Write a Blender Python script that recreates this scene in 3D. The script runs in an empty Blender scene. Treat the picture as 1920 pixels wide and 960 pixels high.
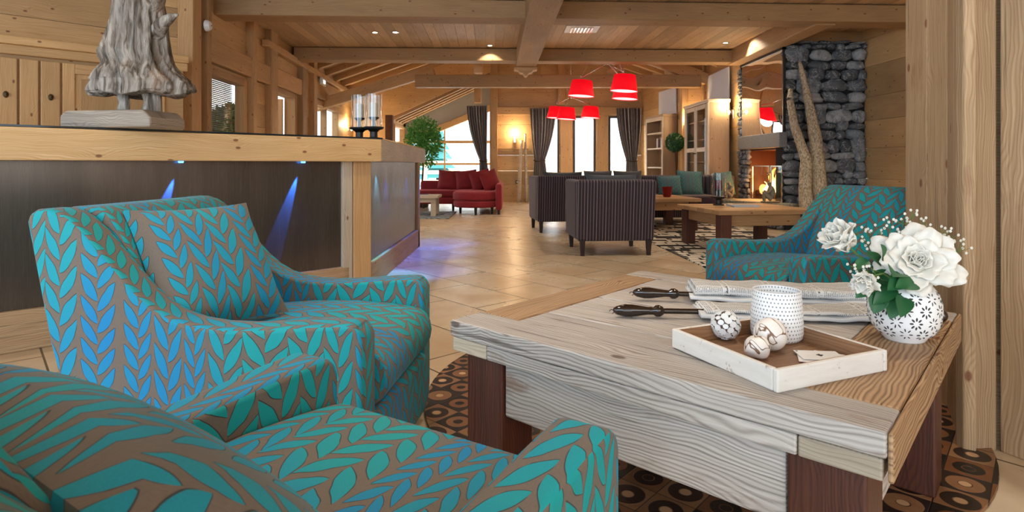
import bpy, math, random
from mathutils import Matrix, Vector, noise as mn
S = bpy.context.scene
COL = S.collection
R = math.radians
random.seed(7)

# ------------------------------------------------------------------ camera, world, light, exposure
cam = bpy.data.cameras.new('camera'); co = bpy.data.objects.new('camera', cam); COL.objects.link(co)
co.location = (0, 0, .95); co.rotation_euler = (R(90), 0, 0)
cam.sensor_width = 36; cam.lens = 36*1112/1920; cam.shift_y = -172/1920; cam.clip_start = .03
cam.dof.use_dof = True; cam.dof.focus_distance = 2.6; cam.dof.aperture_fstop = 13
S.camera = co
vs = S.view_settings
vs.view_transform = 'Standard'; vs.look = 'None'; vs.gamma = 1; vs.use_curve_mapping = False; vs.exposure = 0.15

wd = bpy.data.worlds.new('world'); S.world = wd; wd.use_nodes = True
bg = wd.node_tree.nodes['Background']; bg.inputs[0].default_value = (.86, .93, 1, 1); bg.inputs[1].default_value = 2.6

def area(name, loc, target, sx, sy, power, color):
    l = bpy.data.lights.new(name, 'AREA'); l.shape = 'RECTANGLE'; l.size = sx; l.size_y = sy; l.energy = power; l.color = color
    o = bpy.data.objects.new(name, l); COL.objects.link(o); o.location = loc
    o.rotation_euler = (Vector(target)-Vector(loc)).to_track_quat('-Z', 'Y').to_euler()
    return o
def spot(name, loc, target, power, color, ang=70, blend=.6, r=.03):
    l = bpy.data.lights.new(name, 'SPOT'); l.energy = power; l.color = color; l.spot_size = R(ang); l.spot_blend = blend; l.shadow_soft_size = r
    o = bpy.data.objects.new(name, l); COL.objects.link(o); o.location = loc
    o.rotation_euler = (Vector(target)-Vector(loc)).to_track_quat('-Z', 'Y').to_euler()
    return o
def point(name, loc, power, color, r=.05):
    l = bpy.data.lights.new(name, 'POINT'); l.energy = power; l.color = color; l.shadow_soft_size = r
    o = bpy.data.objects.new(name, l); COL.objects.link(o); o.location = loc
    return o
WARM = (1, .87, .70); COOL = (.42, .70, 1)
area('rear_fill', (-2.6, -1.6, 1.75), (.2, 2.6, .7), 3.0, 1.9, 78, COOL)  # cool daylight from behind left, its window out of view and not built
area('rear_fill', (1.9, -2.2, 2.1), (0.6, 3, .6), 2.2, 1.4, 14, (1, .9, .76))  # warm fill added behind the camera
spot('ceiling_downlight', (-.75, 1.75, 2.86), (-.35, 1.5, 0), 80, (1, .95, .88), 62, .8, .12)  # unseen spot added to brighten the foreground seats, no fitting built for it
area('daylight_bay', (-1.8, 18.6, 4.2), (-1.3, 13, 0), 2.6, 2.2, 1700, (.85, .95, 1))
area('daylight_back', (2.0, 17.2, 3.8), (1.4, 11.5, 0), 2.8, 2.1, 1500, (.9, .96, 1))
area('daylight_left', (-5.2, 7.3, 3.3), (-2, 7.2, .6), 1.4, 1.2, 150, (.95, .97, 1))
area('daylight_door', (-5.4, 9.6, 3.3), (-2, 9.4, .4), 1.4, 1.4, 160, (1, .97, .9))
for x, y, p in ((-2.3, 8.55, 24), (-1.85, 8.6, 30), (-.35, 9.4, 60), (3.55, 9.3, 45), (-1.6, 5.6, 60), (1.6, 5.6, 60), (3.6, 6.4, 60), (.2, 3.6, 46), (-2.2, 3.2, 46), (1.5, 2.2, 46), (4.4, 7.4, 45)):
    spot('ceiling_downlight', (x, y, 2.86), (x, y, 0), p*1.3, WARM, 115, .8)  # spots without a fitting are added to brighten foreground and chimney stones

# ------------------------------------------------------------------ mesh building
def I(): return Matrix.Identity(4)
def TR(x, y, z, rz=0, rx=0, ry=0):
    return Matrix.Translation((x, y, z)) @ Matrix.Rotation(rz, 4, 'Z') @ Matrix.Rotation(ry, 4, 'Y') @ Matrix.Rotation(rx, 4, 'X')
class MB:
    def __init__(s): s.v = []; s.f = []; s.uv = []; s.r = []; s.M = I()
    def add(s, vs_, fs, uvs=None, rnd=None, M=None):
        M = s.M @ (M or I()); b = len(s.v)
        s.v += [tuple(M @ Vector(p)) for p in vs_]
        if rnd is None: rnd = random.random()
        for i, f in enumerate(fs):
            s.f.append([b+k for k in f]); s.r.append(rnd)
            s.uv.append(uvs[i] if uvs else None)
    def box(s, x0, x1, y0, y1, z0, z1, g=None, M=None, rnd=None):
        c = [(x, y, z) for z in (z0, z1) for y in (y0, y1) for x in (x0, x1)]
        F = [((0, 2, 3, 1), 2), ((4, 5, 7, 6), 2), ((0, 1, 5, 4), 1), ((2, 6, 7, 3), 1), ((0, 4, 6, 2), 0), ((1, 3, 7, 5), 0)]
        if g is None:
            d = (abs(x1-x0), abs(y1-y0), abs(z1-z0)); g = d.index(max(d))
        if rnd is None: rnd = random.random()
        uvs = []
        for idx, n in F:
            o = [a for a in (0, 1, 2) if a != n]
            if g in o: a, b_ = g, [q for q in o if q != g][0]
            else: a, b_ = o
            uvs.append([(c[k][a]+rnd*37, c[k][b_]+rnd*11+n*.37) for k in idx])
        s.add(c, [f for f, n in F], uvs, rnd, M)
    def extrude(s, prof, t0, t1, M=None, rnd=None):      # prof in (x,z), extruded along y
        n = len(prof); a = sum(prof[i][0]*prof[(i+1) % n][1]-prof[(i+1) % n][0]*prof[i][1] for i in range(n))
        if a < 0: prof = prof[::-1]
        v = [(x, t0, z) for x, z in prof]+[(x, t1, z) for x, z in prof]
        f = [list(range(n)), list(range(2*n-1, n-1, -1))]+[[i, i+n, (i+1) % n+n, (i+1) % n] for i in range(n)]
        s.add(v, f, None, rnd, M)
    def prism(s, poly, z0, z1, M=None, rnd=None):        # poly in (x,y)
        n = len(poly); a = sum(poly[i][0]*poly[(i+1) % n][1]-poly[(i+1) % n][0]*poly[i][1] for i in range(n))
        if a < 0: poly = poly[::-1]
        v = [(x, y, z0) for x, y in poly]+[(x, y, z1) for x, y in poly]
        f = [list(range(n-1, -1, -1)), list(range(n, 2*n))]+[[i, (i+1) % n, (i+1) % n+n, i+n] for i in range(n)]
        s.add(v, f, None, rnd, M)
    def lathe(s, prof, n=24, M=None, rnd=None, cap=True, fn=None):
        v = []; f = []; m = len(prof)
        for j, (r, z) in enumerate(prof):
            for i in range(n):
                a = 2*math.pi*i/n
                p = (r*math.cos(a), r*math.sin(a), z)
                v.append(fn(p, a, j) if fn else p)
        for j in range(m-1):
            for i in range(n):
                k = (i+1) % n
                f.append([j*n+i, j*n+k, (j+1)*n+k, (j+1)*n+i])
        if cap:
            f.append(list(range(n-1, -1, -1))); f.append([(m-1)*n+i for i in range(n)])
        s.add(v, f, None, rnd, M)
    def tube(s, pts, rad, n=8, M=None, rnd=None):
        pts = [Vector(p) for p in pts]; m = len(pts)
        if not hasattr(rad, '__len__'): rad = [rad]*m
        v = []; f = []; up = Vector((0, 0, 1))
        for i, p in enumerate(pts):
            t = (pts[min(i+1, m-1)]-pts[max(i-1, 0)])
            t = t.normalized() if t.length > 1e-9 else Vector((0, 0, 1))
            ref = up if abs(t.z) < .95 else Vector((0, 1, 0))
            a = t.cross(ref).normalized(); b = t.cross(a)
            for k in range(n):
                w = 2*math.pi*k/n
                v.append(tuple(p+a*math.cos(w)*rad[i]+b*math.sin(w)*rad[i]))
        for i in range(m-1):
            for k in range(n):
                q = (k+1) % n
                f.append([i*n+k, i*n+q, (i+1)*n+q, (i+1)*n+k])
        f.append(list(range(n-1, -1, -1))); f.append([(m-1)*n+i for i in range(n)])
        s.add(v, f, None, rnd, M)
    def ell(s, c, r, nu=12, nv=8, e=1.0, jit=0, M=None, rnd=None, seed=0):
        v = []; f = []
        sg = lambda a: (abs(a)**e)*(1 if a >= 0 else -1)
        for j in range(nv+1):
            ph = -math.pi/2+math.pi*j/nv
            for i in range(nu):
                a = 2*math.pi*i/nu
                p = Vector((sg(math.cos(ph))*sg(math.cos(a)), sg(math.cos(ph))*sg(math.sin(a)), sg(math.sin(ph))))
                if jit: p *= 1+jit*mn.noise(p*1.3+Vector((seed*3.7, seed*1.3, 0)))
                v.append((c[0]+p.x*r[0], c[1]+p.y*r[1], c[2]+p.z*r[2]))
        for j in range(nv):
            for i in range(nu):
                k = (i+1) % nu
                f.append([j*nu+i, j*nu+k, (j+1)*nu+k, (j+1)*nu+i])
        s.add(v, f, None, rnd, M)
    def grid(s, fn, nu, nv, thick=None, M=None, rnd=None, closeu=False):
        v = [fn(i/nu, j/nv) for j in range(nv+1) for i in range(nu+1)]
        f = [[j*(nu+1)+i, j*(nu+1)+i+1, (j+1)*(nu+1)+i+1, (j+1)*(nu+1)+i] for j in range(nv) for i in range(nu)]
        uv = [[(k/nu, l/nv) for k, l in ((i, j), (i+1, j), (i+1, j+1), (i, j+1))] for j in range(nv) for i in range(nu)]
        s.add(v, f, uv, rnd, M)
    def build(s, name, mat, parent=None, smooth=False, bevel=0, seg=2, uvf=None, loc=None, rz=0, solid=0, angle=None, subsurf=0):
        me = bpy.data.meshes.new(name); me.from_pydata(s.v, [], s.f); me.materials.append(mat)
        uvl = me.uv_layers.new(name='uv'); at = me.attributes.new('rnd', 'FLOAT', 'FACE')
        at.data.foreach_set('value', s.r)
        for p, u in zip(me.polygons, s.uv):
            if u is None or uvf:
                n = p.normal; a = max(range(3), key=lambda k: abs(n[k]))
                for li in p.loop_indices:
                    c = me.vertices[me.loops[li].vertex_index].co
                    uvl.data[li].uv = uvf(c, n) if uvf else ((c.x, c.z) if a == 1 else (c.y, c.z) if a == 0 else (c.x, c.y))
            else:
                for li, q in zip(p.loop_indices, u): uvl.data[li].uv = q
        me.update()
        if smooth: me.polygons.foreach_set('use_smooth', [True]*len(me.polygons))
        if angle: me.set_sharp_from_angle(angle=R(angle))
        o = bpy.data.objects.new(name, me); COL.objects.link(o)
        if parent: o.parent = parent
        if loc: o.location = loc
        o.rotation_euler.z = rz
        if solid:
            m = o.modifiers.new('solid', 'SOLIDIFY'); m.thickness = solid; m.offset = 0
        if bevel:
            m = o.modifiers.new('bevel', 'BEVEL'); m.width = bevel; m.segments = seg; m.limit_method = 'ANGLE'; m.angle_limit = R(32)
            if smooth: m.harden_normals = True
        if subsurf:
            m = o.modifiers.new('sub', 'SUBSURF'); m.levels = m.render_levels = subsurf
        return o
def thing(name, label, cat, loc=(0, 0, 0), rz=0, group=None):
    o = bpy.data.objects.new(name, None); COL.objects.link(o); o.location = loc; o.rotation_euler.z = rz; o.empty_display_size = .1
    return tag(o, label, cat, group)
def tag(o, label=None, cat=None, group=None, kind=None):
    if label: o['label'] = label
    if cat: o['category'] = cat
    if group: o['group'] = group
    if kind: o['kind'] = kind
    return o
def struct(o, label=None): o['kind'] = 'structure'; return tag(o, label)
def copy_tree(o, label=None, loc=None, rz=None, parent=None, group=None):
    c = o.copy(); COL.objects.link(c); c.parent = parent
    if label: c['label'] = label
    if loc: c.location = loc
    if rz is not None: c.rotation_euler.z = rz
    for ch in [q for q in list(COL.objects) if q.parent == o]: copy_tree(ch, parent=c)
    return c
def M2(x, y, z=0, rz=0): return Matrix.Translation((x, y, z)) @ Matrix.Rotation(rz, 4, 'Z')

# ------------------------------------------------------------------ materials
class G:
    def __init__(s, name):
        s.m = bpy.data.materials.new(name); s.m.use_nodes = True; s.t = s.m.node_tree; s.t.nodes.clear()
        s.out = s.t.nodes.new('ShaderNodeOutputMaterial')
    def n(s, t, **k):
        nd = s.t.nodes.new('ShaderNode'+t)
        for a, b in k.items(): setattr(nd, a, b)
        return nd
    def L(s, a, b):
        if isinstance(a, (int, float)): b.default_value = a
        elif isinstance(a, (tuple, list)):
            b.default_value = tuple(a)+((1,) if len(a) == 3 and b.type == 'RGBA' else ())
        else: s.t.links.new(a, b)
    def m_(s, op, a, b=0, c=0, clamp=False):
        nd = s.n('Math', operation=op, use_clamp=clamp); s.L(a, nd.inputs[0]); s.L(b, nd.inputs[1]); s.L(c, nd.inputs[2]); return nd.outputs[0]
    def mix(s, f, a, b, blend='MIX'):
        nd = s.n('Mix', data_type='RGBA', blend_type=blend); s.L(f, nd.inputs[0]); s.L(a, nd.inputs[6]); s.L(b, nd.inputs[7]); return nd.outputs[2]
    def uv(s):
        nd = s.n('UVMap', uv_map='uv'); return nd.outputs[0]
    def obj(s): return s.n('TexCoord').outputs['Object']
    def mp(s, v, sc=(1, 1, 1), rot=(0, 0, 0), loc=(0, 0, 0)):
        nd = s.n('Mapping'); s.L(v, nd.inputs[0]); nd.inputs[1].default_value = loc; nd.inputs[2].default_value = rot; nd.inputs[3].default_value = sc; return nd.outputs[0]
    def noise(s, v, sc=5, det=4, ro=.55, dist=0, col=False):
        nd = s.n('TexNoise'); s.L(v, nd.inputs['Vector']); nd.inputs['Scale'].default_value = sc; nd.inputs['Detail'].default_value = det; nd.inputs['Roughness'].default_value = ro; nd.inputs['Distortion'].default_value = dist
        return nd.outputs[1 if col else 0]
    def vor(s, v, sc=5, out='Distance', feat='F1', rnd=1, dim='3D'):
        nd = s.n('TexVoronoi', feature=feat, voronoi_dimensions=dim); s.L(v, nd.inputs['Vector']); nd.inputs['Scale'].default_value = sc; nd.inputs['Randomness'].default_value = rnd
        return nd.outputs[out]
    def ramp(s, f, stops, interp='LINEAR'):
        nd = s.n('ValToRGB'); s.L(f, nd.inputs[0]); cr = nd.color_ramp; cr.interpolation = interp
        while len(cr.elements) > 1: cr.elements.remove(cr.elements[-1])
        cr.elements[0].position = stops[0][0]; cr.elements[0].color = tuple(stops[0][1])+(1,)
        for p, c in stops[1:]:
            e = cr.elements.new(p); e.color = tuple(c)+(1,)
        return nd.outputs[0]
    def sep(s, v):
        nd = s.n('SeparateXYZ'); s.L(v, nd.inputs[0]); return nd.outputs
    def comb(s, x=0, y=0, z=0):
        nd = s.n('CombineXYZ'); s.L(x, nd.inputs[0]); s.L(y, nd.inputs[1]); s.L(z, nd.inputs[2]); return nd.outputs[0]
    def attr(s): return s.n('Attribute', attribute_name='rnd').outputs['Fac']
    def ss(s, x, a, b):
        nd = s.n('MapRange', interpolation_type='SMOOTHSTEP'); s.L(x, nd.inputs[0]); s.L(a, nd.inputs[1]); s.L(b, nd.inputs[2]); return nd.outputs[0]
    def bump(s, h, st=.3, d=.01):
        nd = s.n('Bump'); s.L(h, nd.inputs['Height']); nd.inputs['Strength'].default_value = st; nd.inputs['Distance'].default_value = d; return nd.outputs[0]
    def done(s, col, rough=.6, metal=0, bump=None, **k):
        p = s.n('BsdfPrincipled'); s.L(col, p.inputs['Base Color']); s.L(rough, p.inputs['Roughness']); s.L(metal, p.inputs['Metallic'])
        if bump: s.L(bump, p.inputs['Normal'])
        for a, b in k.items():
            s.L(b, p.inputs[a.replace('_', ' ')])
        s.t.links.new(p.outputs[0], s.out.inputs[0]); return s.m
def c3(h): 
    f = lambda v: v/12.92 if v <= .04045 else ((v+.055)/1.055)**2.4
    return tuple(f(int(h[i:i+2], 16)/255) for i in (0, 2, 4))
def plain(name, col, rough=.5, metal=0, **k):
    g = G(name); n = g.noise(g.obj(), 30, 2)
    a = tuple(q*.9 for q in col); b = tuple(min(1, q*1.08) for q in col)
    return g.done(g.mix(n, a, b), rough, metal, **k)
def emis(name, col, st):
    g = G(name); e = g.n('Emission'); g.L(col, e.inputs[0]); e.inputs[1].default_value = st; g.t.links.new(e.outputs[0], g.out.inputs[0]); return g.m

def wood(name, light, mid, dark, knot=None, rough=.55, weather=0, seam=0, bumpst=.25, ks=1.0, vary=.45, bandamt=.17):
    g = G(name); u = g.uv(); r = g.attr()
    x, y, _ = g.sep(u)
    low = g.noise(g.comb(g.m_('MULTIPLY', x, 1.1), g.m_('MULTIPLY', y, 3.2), r), 1.6, 3)
    yy = g.m_('ADD', y, g.m_('MULTIPLY', g.m_('SUBTRACT', low, .5), .11))
    kv = g.vor(g.comb(g.m_('MULTIPLY', x, 2.6*ks), g.m_('MULTIPLY_ADD', y, 4.6*ks, g.m_('MULTIPLY', r, 7)), 0), 1.0, rnd=1, dim='2D')
    kn = g.ss(kv, .025, .052)                       # 0 in a knot
    ring = g.m_('ADD', g.m_('MULTIPLY', yy, 105), g.m_('MULTIPLY', g.m_('SUBTRACT', 1, g.ss(kv, 0, .3)), 3.0))
    band = g.m_('SINE', g.m_('MULTIPLY', ring, 6.283))
    band = g.m_('MULTIPLY_ADD', band, .5, .5)
    fine = g.noise(g.comb(g.m_('MULTIPLY', x, 3), g.m_('MULTIPLY', yy, 160), r), 1, 4, .6)
    f = g.m_('ADD', g.m_('MULTIPLY', g.m_('POWER', band, 2.0), bandamt), g.m_('MULTIPLY', fine, .75), clamp=True)
    col = g.ramp(f, [(.12, light), (.5, mid), (.95, dark)])
    big = g.noise(g.comb(g.m_('MULTIPLY', x, .7), g.m_('MULTIPLY', y, 2), g.m_('MULTIPLY', r, 9)), 2, 2)
    tone = g.m_('ADD', g.m_('MULTIPLY', r, vary), g.m_('MULTIPLY', big, .5))
    tone = g.m_('ADD', tone, .78-vary*.5-.05)
    mul = g.n('Vector' 'Math', operation='SCALE'); g.L(col, mul.inputs[0]); g.L(tone, mul.inputs['Scale']); col = mul.outputs[0]
    if weather:
        st = g.noise(g.comb(g.m_('MULTIPLY', x, 2.2), g.m_('MULTIPLY', y, 9), r), 1.5, 5, .65)
        col = g.mix(g.m_('MULTIPLY', g.ss(st, .56, .70), weather), col, c3('7a4f2e'))
        cr = g.noise(g.comb(g.m_('MULTIPLY', x, 1.6), g.m_('MULTIPLY', y, 60), r), 1.2, 3, .5)
        col = g.mix(g.m_('MULTIPLY', g.ss(cr, .63, .70), .75*min(1, weather*1.4)), col, c3('2b221c'))
    if knot:
        col = g.mix(g.m_('MULTIPLY', g.m_('SUBTRACT', 1, kn), .8), col, knot)
    h = g.m_('SUBTRACT', 1, f)
    return g.done(col, rough, 0, g.bump(h, bumpst, .003))
K = c3('6b3416')
W_PINE = wood('pine_planks', c3('e0c094'), c3('cba26c'), c3('96693c'), K)
W_BEAM = wood('beam_pine', c3('ceac7e'), c3('b48b5c'), c3('7c5834'), K, rough=.65)
W_CEIL = wood('ceiling_boards', c3('d8bd98'), c3('bb9a72'), c3('8b6a48'), K, rough=.6)
W_DARK = wood('cabinet_wood', c3('b39a7c'), c3('96785a'), c3('65492f'), K)
W_GREY = wood('grey_board', c3('d9ccb8'), c3('b5a58f'), c3('7f705f'), K, bumpst=.5)
W_POST = wood('weathered_post', c3('c9ac86'), c3('aa8862'), c3('6e5338'), K, rough=.7, weather=.4, bumpst=.5, vary=.35, ks=.85)
W_TOP = wood('driftwood_table', c3('d3cdc6'), c3('b3aaa2'), c3('6f675f'), c3('4b3524'), rough=.62, weather=.6, bumpst=.7, vary=.25, bandamt=.32, ks=.8)
W_TOPB = wood('oak_table_edge', c3('cbaa84'), c3('aa8660'), c3('694b30'), K, rough=.6, weather=.4, bumpst=.7, vary=.2, bandamt=.4)
W_TAB2 = wood('honey_table', c3('d3aa78'), c3('b5885a'), c3('805831'), K, rough=.5)
W_LEG = wood('rust_leg', c3('6a3a26'), c3('4c271b'), c3('25120c'), None, rough=.45)
W_DRIFT = None
def fabric(name, teal, blue, ground, scale=1.0):
    g = G(name); u, v, _ = g.sep(g.uv())
    c = g.m_('MULTIPLY_ADD', g.m_('SINE', g.m_('MULTIPLY', u, 13)), .22, g.m_('DIVIDE', u, .098*scale))
    idx = g.m_('FLOOR', c); x = g.m_('SUBTRACT', g.m_('SUBTRACT', c, idx), .5)
    wn = g.n('TexWhiteNoise', noise_dimensions='1D'); g.L(idx, wn.inputs['W']); rn = wn.outputs['Value']
    small = g.m_('GREATER_THAN', rn, .52)
    f = g.m_('MULTIPLY_ADD', small, -.011*scale, .050*scale)        # reach of a leaf from the stem
    side = g.m_('GREATER_THAN', x, 0)
    wob = g.noise(g.comb(g.m_('MULTIPLY', u, 9), g.m_('MULTIPLY', v, 9), 0), 1, 2)
    ax = g.m_('DIVIDE', g.m_('MULTIPLY', g.m_('ABSOLUTE', x), .098*scale), f); vv = g.m_('DIVIDE', g.m_('MULTIPLY', v, .76), f)
    y = g.m_('ADD', g.m_('DIVIDE', g.m_('SUBTRACT', vv, g.m_('MULTIPLY', ax, 1.483)), 1.17), g.m_('MULTIPLY_ADD', side, .45, g.m_('MULTIPLY_ADD', rn, 3.1, g.m_('MULTIPLY', wob, .5))))
    fr = g.m_('SUBTRACT', g.m_('FRACT', y), .5)
    q = g.m_('DIVIDE', g.m_('MULTIPLY_ADD', ax, 1.788, g.m_('MULTIPLY', fr, .97)), 1.79)
    qc = g.m_('MINIMUM', g.m_('MAXIMUM', q, .0001), 1)
    bow = g.m_('MULTIPLY', g.m_('SINE', g.m_('MULTIPLY', qc, 3.1416)), .045)
    dd = g.m_('ABSOLUTE', g.m_('SUBTRACT', g.m_('MULTIPLY', fr, -.654), bow))
    w = g.m_('MULTIPLY', g.m_('POWER', g.m_('MAXIMUM', g.m_('SINE', g.m_('MULTIPLY', g.m_('POWER', qc, .85), 3.1416)), .00001), .85), .285)
    d = g.m_('SUBTRACT', w, dd)
    mask = g.ss(d, .004, .022); rim = g.m_('MULTIPLY', g.m_('LESS_THAN', q, .99), g.m_('MULTIPLY', g.ss(d, -.03, .0), g.m_('SUBTRACT', 1, g.ss(d, .0, .022))))
    big = g.noise(g.comb(u, v, 0), 1.7, 2)
    hue = g.ss(g.m_('ADD', g.m_('MULTIPLY', rn, .25), g.m_('MULTIPLY', big, 1.0)), .45, .9)
    pile = g.noise(g.comb(g.m_('MULTIPLY', u, 500), g.m_('MULTIPLY', v, 500), 0), 1, 2)
    leaf = g.mix(hue, teal, blue)
    leaf = g.mix(g.m_('MULTIPLY', pile, .35), leaf, (0, .02, .04))
    weave = g.noise(g.comb(g.m_('MULTIPLY', u, 900), g.m_('MULTIPLY', v, 120), 0), 1, 1)
    gr = g.mix(weave, tuple(q*.75 for q in ground), tuple(min(1, q*1.2) for q in ground))
    col = g.mix(mask, gr, leaf)
    col = g.mix(g.m_('MULTIPLY', rim, .85), col, (.003, .012, .02))
    h = g.m_('ADD', mask, g.m_('MULTIPLY', pile, .12))
    return g.done(col, g.m_('MULTIPLY_ADD', mask, -.1, .85), 0, g.bump(h, .55, .004), Sheen_Weight=.15, Sheen_Tint=(.2, .8, 1, 1), Sheen_Roughness=.4)
FAB = fabric('leaf_velvet', c3('00a8a8'), c3('0386c6'), c3('74665a'))
FAB_S = fabric('leaf_cushion', c3('2f8a8a'), c3('2b7f92'), c3('5f5a52'), .8)
def stripes():
    g = G('striped_velvet'); u, v, _ = g.sep(g.uv())
    f = g.m_('FRACT', g.m_('MULTIPLY', u, 31)); a = g.m_('ABSOLUTE', g.m_('SUBTRACT', f, .5))
    l = g.m_('SUBTRACT', 1, g.ss(a, .05, .10))
    f2 = g.m_('FRACT', g.m_('MULTIPLY', u, 10.3)); l2 = g.m_('MULTIPLY_ADD', g.ss(f2, .4, .6), .4, .6)
    n = g.noise(g.uv(), 8, 3)
    base = g.mix(n, c3('20141a'), c3('38272f'))
    return g.done(g.mix(g.m_('MULTIPLY', l, l2), base, c3('988a90')), .75, 0, g.bump(l, .3, .003), Sheen_Weight=.12)
STR = stripes()
g = G('plum_velvet'); n = g.noise(g.uv(), 10, 4); PLUM = g.done(g.mix(n, c3('2b1c24'), c3('483540')), .8, Sheen_Weight=.15)
g = G('red_velvet'); n = g.noise(g.obj(), 9, 5); RED = g.done(g.mix(n, c3('6a0c18'), c3('9c1a25')), .75, 0, g.bump(n, .2, .01), Sheen_Weight=.5, Sheen_Tint=(1, .3, .3, 1))
g = G('slate_cushion'); n = g.noise(g.obj(), 9, 4); SLATE = g.done(g.mix(n, c3('23262b'), c3('434a52')), .8, Sheen_Weight=.4)

def tiles():
    g = G('limestone_tiles'); o = g.mp(g.obj(), rot=(0, 0, R(48)), loc=(.1, .2, 0))
    b = g.n('TexBrick'); g.L(o, b.inputs['Vector']); b.offset = .5
    for k, q in (('Scale', 1), ('Mortar Size', .005), ('Mortar Smooth', .15), ('Bias', 0), ('Brick Width', .66), ('Row Height', .44)): b.inputs[k].default_value = q
    b.inputs['Color1'].default_value = (0, 0, 0, 1); b.inputs['Color2'].default_value = (1, 1, 1, 1); b.inputs['Mortar'].default_value = (.5, .5, .5, 1)
    n = g.noise(g.obj(), 2.2, 6, .6); n2 = g.noise(g.obj(), 22, 4, .7)
    base = g.mix(b.outputs['Color'], c3('cfb898'), c3('e4d2b6'))
    base = g.mix(g.ss(n, .35, .7), base, c3('c6aa86'))
    pit = g.ss(g.vor(g.obj(), 34), .06, .13)
    pm = g.m_('MULTIPLY', g.m_('SUBTRACT', 1, pit), g.ss(n2, .5, .62))
    base = g.mix(g.m_('MULTIPLY', pm, .6), base, c3('77603f'))
    col = g.mix(b.outputs['Fac'], base, c3('5f4d3a'))
    h = g.m_('SUBTRACT', g.m_('MULTIPLY', n2, .2), g.m_('ADD', b.outputs['Fac'], pm))
    return g.done(col, g.m_('MULTIPLY_ADD', n, .25, .17), 0, g.bump(h, .35, .004), Specular_IOR_Level=.6)
TILE = tiles()
def ringrug():
    g = G('ring_patchwork'); o = g.mp(g.obj(), rot=(0, 0, R(42)))
    x, y, _ = g.sep(o); P = .118
    cx = g.m_('DIVIDE', x, P); cy = g.m_('DIVIDE', y, P)
    ix = g.m_('FLOOR', cx); iy = g.m_('FLOOR', cy)
    fx = g.m_('SUBTRACT', g.m_('SUBTRACT', cx, ix), .5); fy = g.m_('SUBTRACT', g.m_('SUBTRACT', cy, iy), .5)
    wn = g.n('TexWhiteNoise', noise_dimensions='2D'); g.L(g.comb(ix, iy, 0), wn.inputs[0]); rn = wn.outputs['Value']
    d = g.m_('SQRT', g.m_('ADD', g.m_('MULTIPLY', fx, fx), g.m_('MULTIPLY', fy, fy)))
    par = g.m_('MODULO', g.m_('ABSOLUTE', g.m_('ADD', ix, iy)), 2)
    sw = g.m_('GREATER_THAN', rn, .75); par = g.m_('ABSOLUTE', g.m_('SUBTRACT', par, sw))
    n = g.noise(g.obj(), 40, 3)
    br = g.mix(rn, c3('7a4826'), c3('a87c56')); br = g.mix(g.m_('MULTIPLY', n, .5), br, c3('4a2a14'))
    dk = g.mix(rn, c3('120d0b'), c3('2c1d18'))
    A = g.mix(par, dk, br); B = g.mix(par, br, dk)
    r1 = g.m_('MULTIPLY_ADD', rn, .08, .33)
    ring = g.m_('MULTIPLY', g.ss(d, .14, .17), g.m_('SUBTRACT', 1, g.ss(d, r1, g.m_('ADD', r1, .03))))
    core = g.m_('SUBTRACT', 1, g.ss(d, .12, .15))
    col = g.mix(ring, A, B); col = g.mix(core, col, g.mix(g.m_('GREATER_THAN', rn, .4), dk, c3('c9a078')))
    edge = g.m_('MAXIMUM', g.m_('ABSOLUTE', fx), g.m_('ABSOLUTE', fy)); e = g.ss(edge, .48, .495)
    col = g.mix(e, col, (.006, .005, .005))
    return g.done(col, .42, 0, g.bump(g.m_('ADD', ring, g.m_('MULTIPLY', e, -1)), .5, .004))
RRUG = ringrug()
def weaverug():
    g = G('cream_black_weave'); o = g.mp(g.obj(), rot=(0, 0, R(4)))
    b = g.n('TexBrick'); g.L(o, b.inputs['Vector']); b.offset = .37; b.squash = 1.6; b.squash_frequency = 3
    for k, q in (('Scale', 1), ('Mortar Size', .014), ('Mortar Smooth', .1), ('Brick Width', .30), ('Row Height', .12)): b.inputs[k].default_value = q
    b.inputs['Color1'].default_value = (0, 0, 0, 1); b.inputs['Color2'].default_value = (1, 1, 1, 1)
    wv = g.noise(g.mp(g.obj(), (3, 14, 1)), 1.4, 2)
    b2 = g.ss(g.noise(g.mp(g.obj(), (11, 2.4, 1)), 1.0, 1), .58, .60)
    c = g.mix(g.ss(b.outputs['Color'], .3, .35), c3('1d1a18'), c3('ece3cf'))
    c = g.mix(b.outputs['Fac'], c, c3('141211')); c = g.mix(g.m_('MULTIPLY', b2, .85), c, c3('161413'))
    return g.done(c, .9)
WRUG = weaverug()
g = G('blue_grey_rug'); n = g.ss(g.noise(g.obj(), 14, 3), .45, .55); BRUG = g.done(g.mix(n, c3('59626a'), c3('9aa6ad')), .95)
def steel():
    g = G('brushed_steel'); x, y, _ = g.sep(g.uv())
    n = g.noise(g.comb(g.m_('MULTIPLY', x, 4), g.m_('MULTIPLY', y, .3), 0), 2, 3); nf = g.noise(g.comb(g.m_('MULTIPLY', x, 500), g.m_('MULTIPLY', y, 3), 0), 1, 2)
    c = g.mix(n, c3('4a423b'), c3('776c61'))
    return g.done(c, g.m_('MULTIPLY_ADD', nf, .12, .20), .70, g.bump(nf, .05, .001), Anisotropic=.6)
STEEL = steel()
g = G('dark_glass_top'); DGLASS = g.done(g.mix(g.noise(g.obj(), 4), (.01, .015, .02), (.02, .03, .035)), .08)
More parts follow.
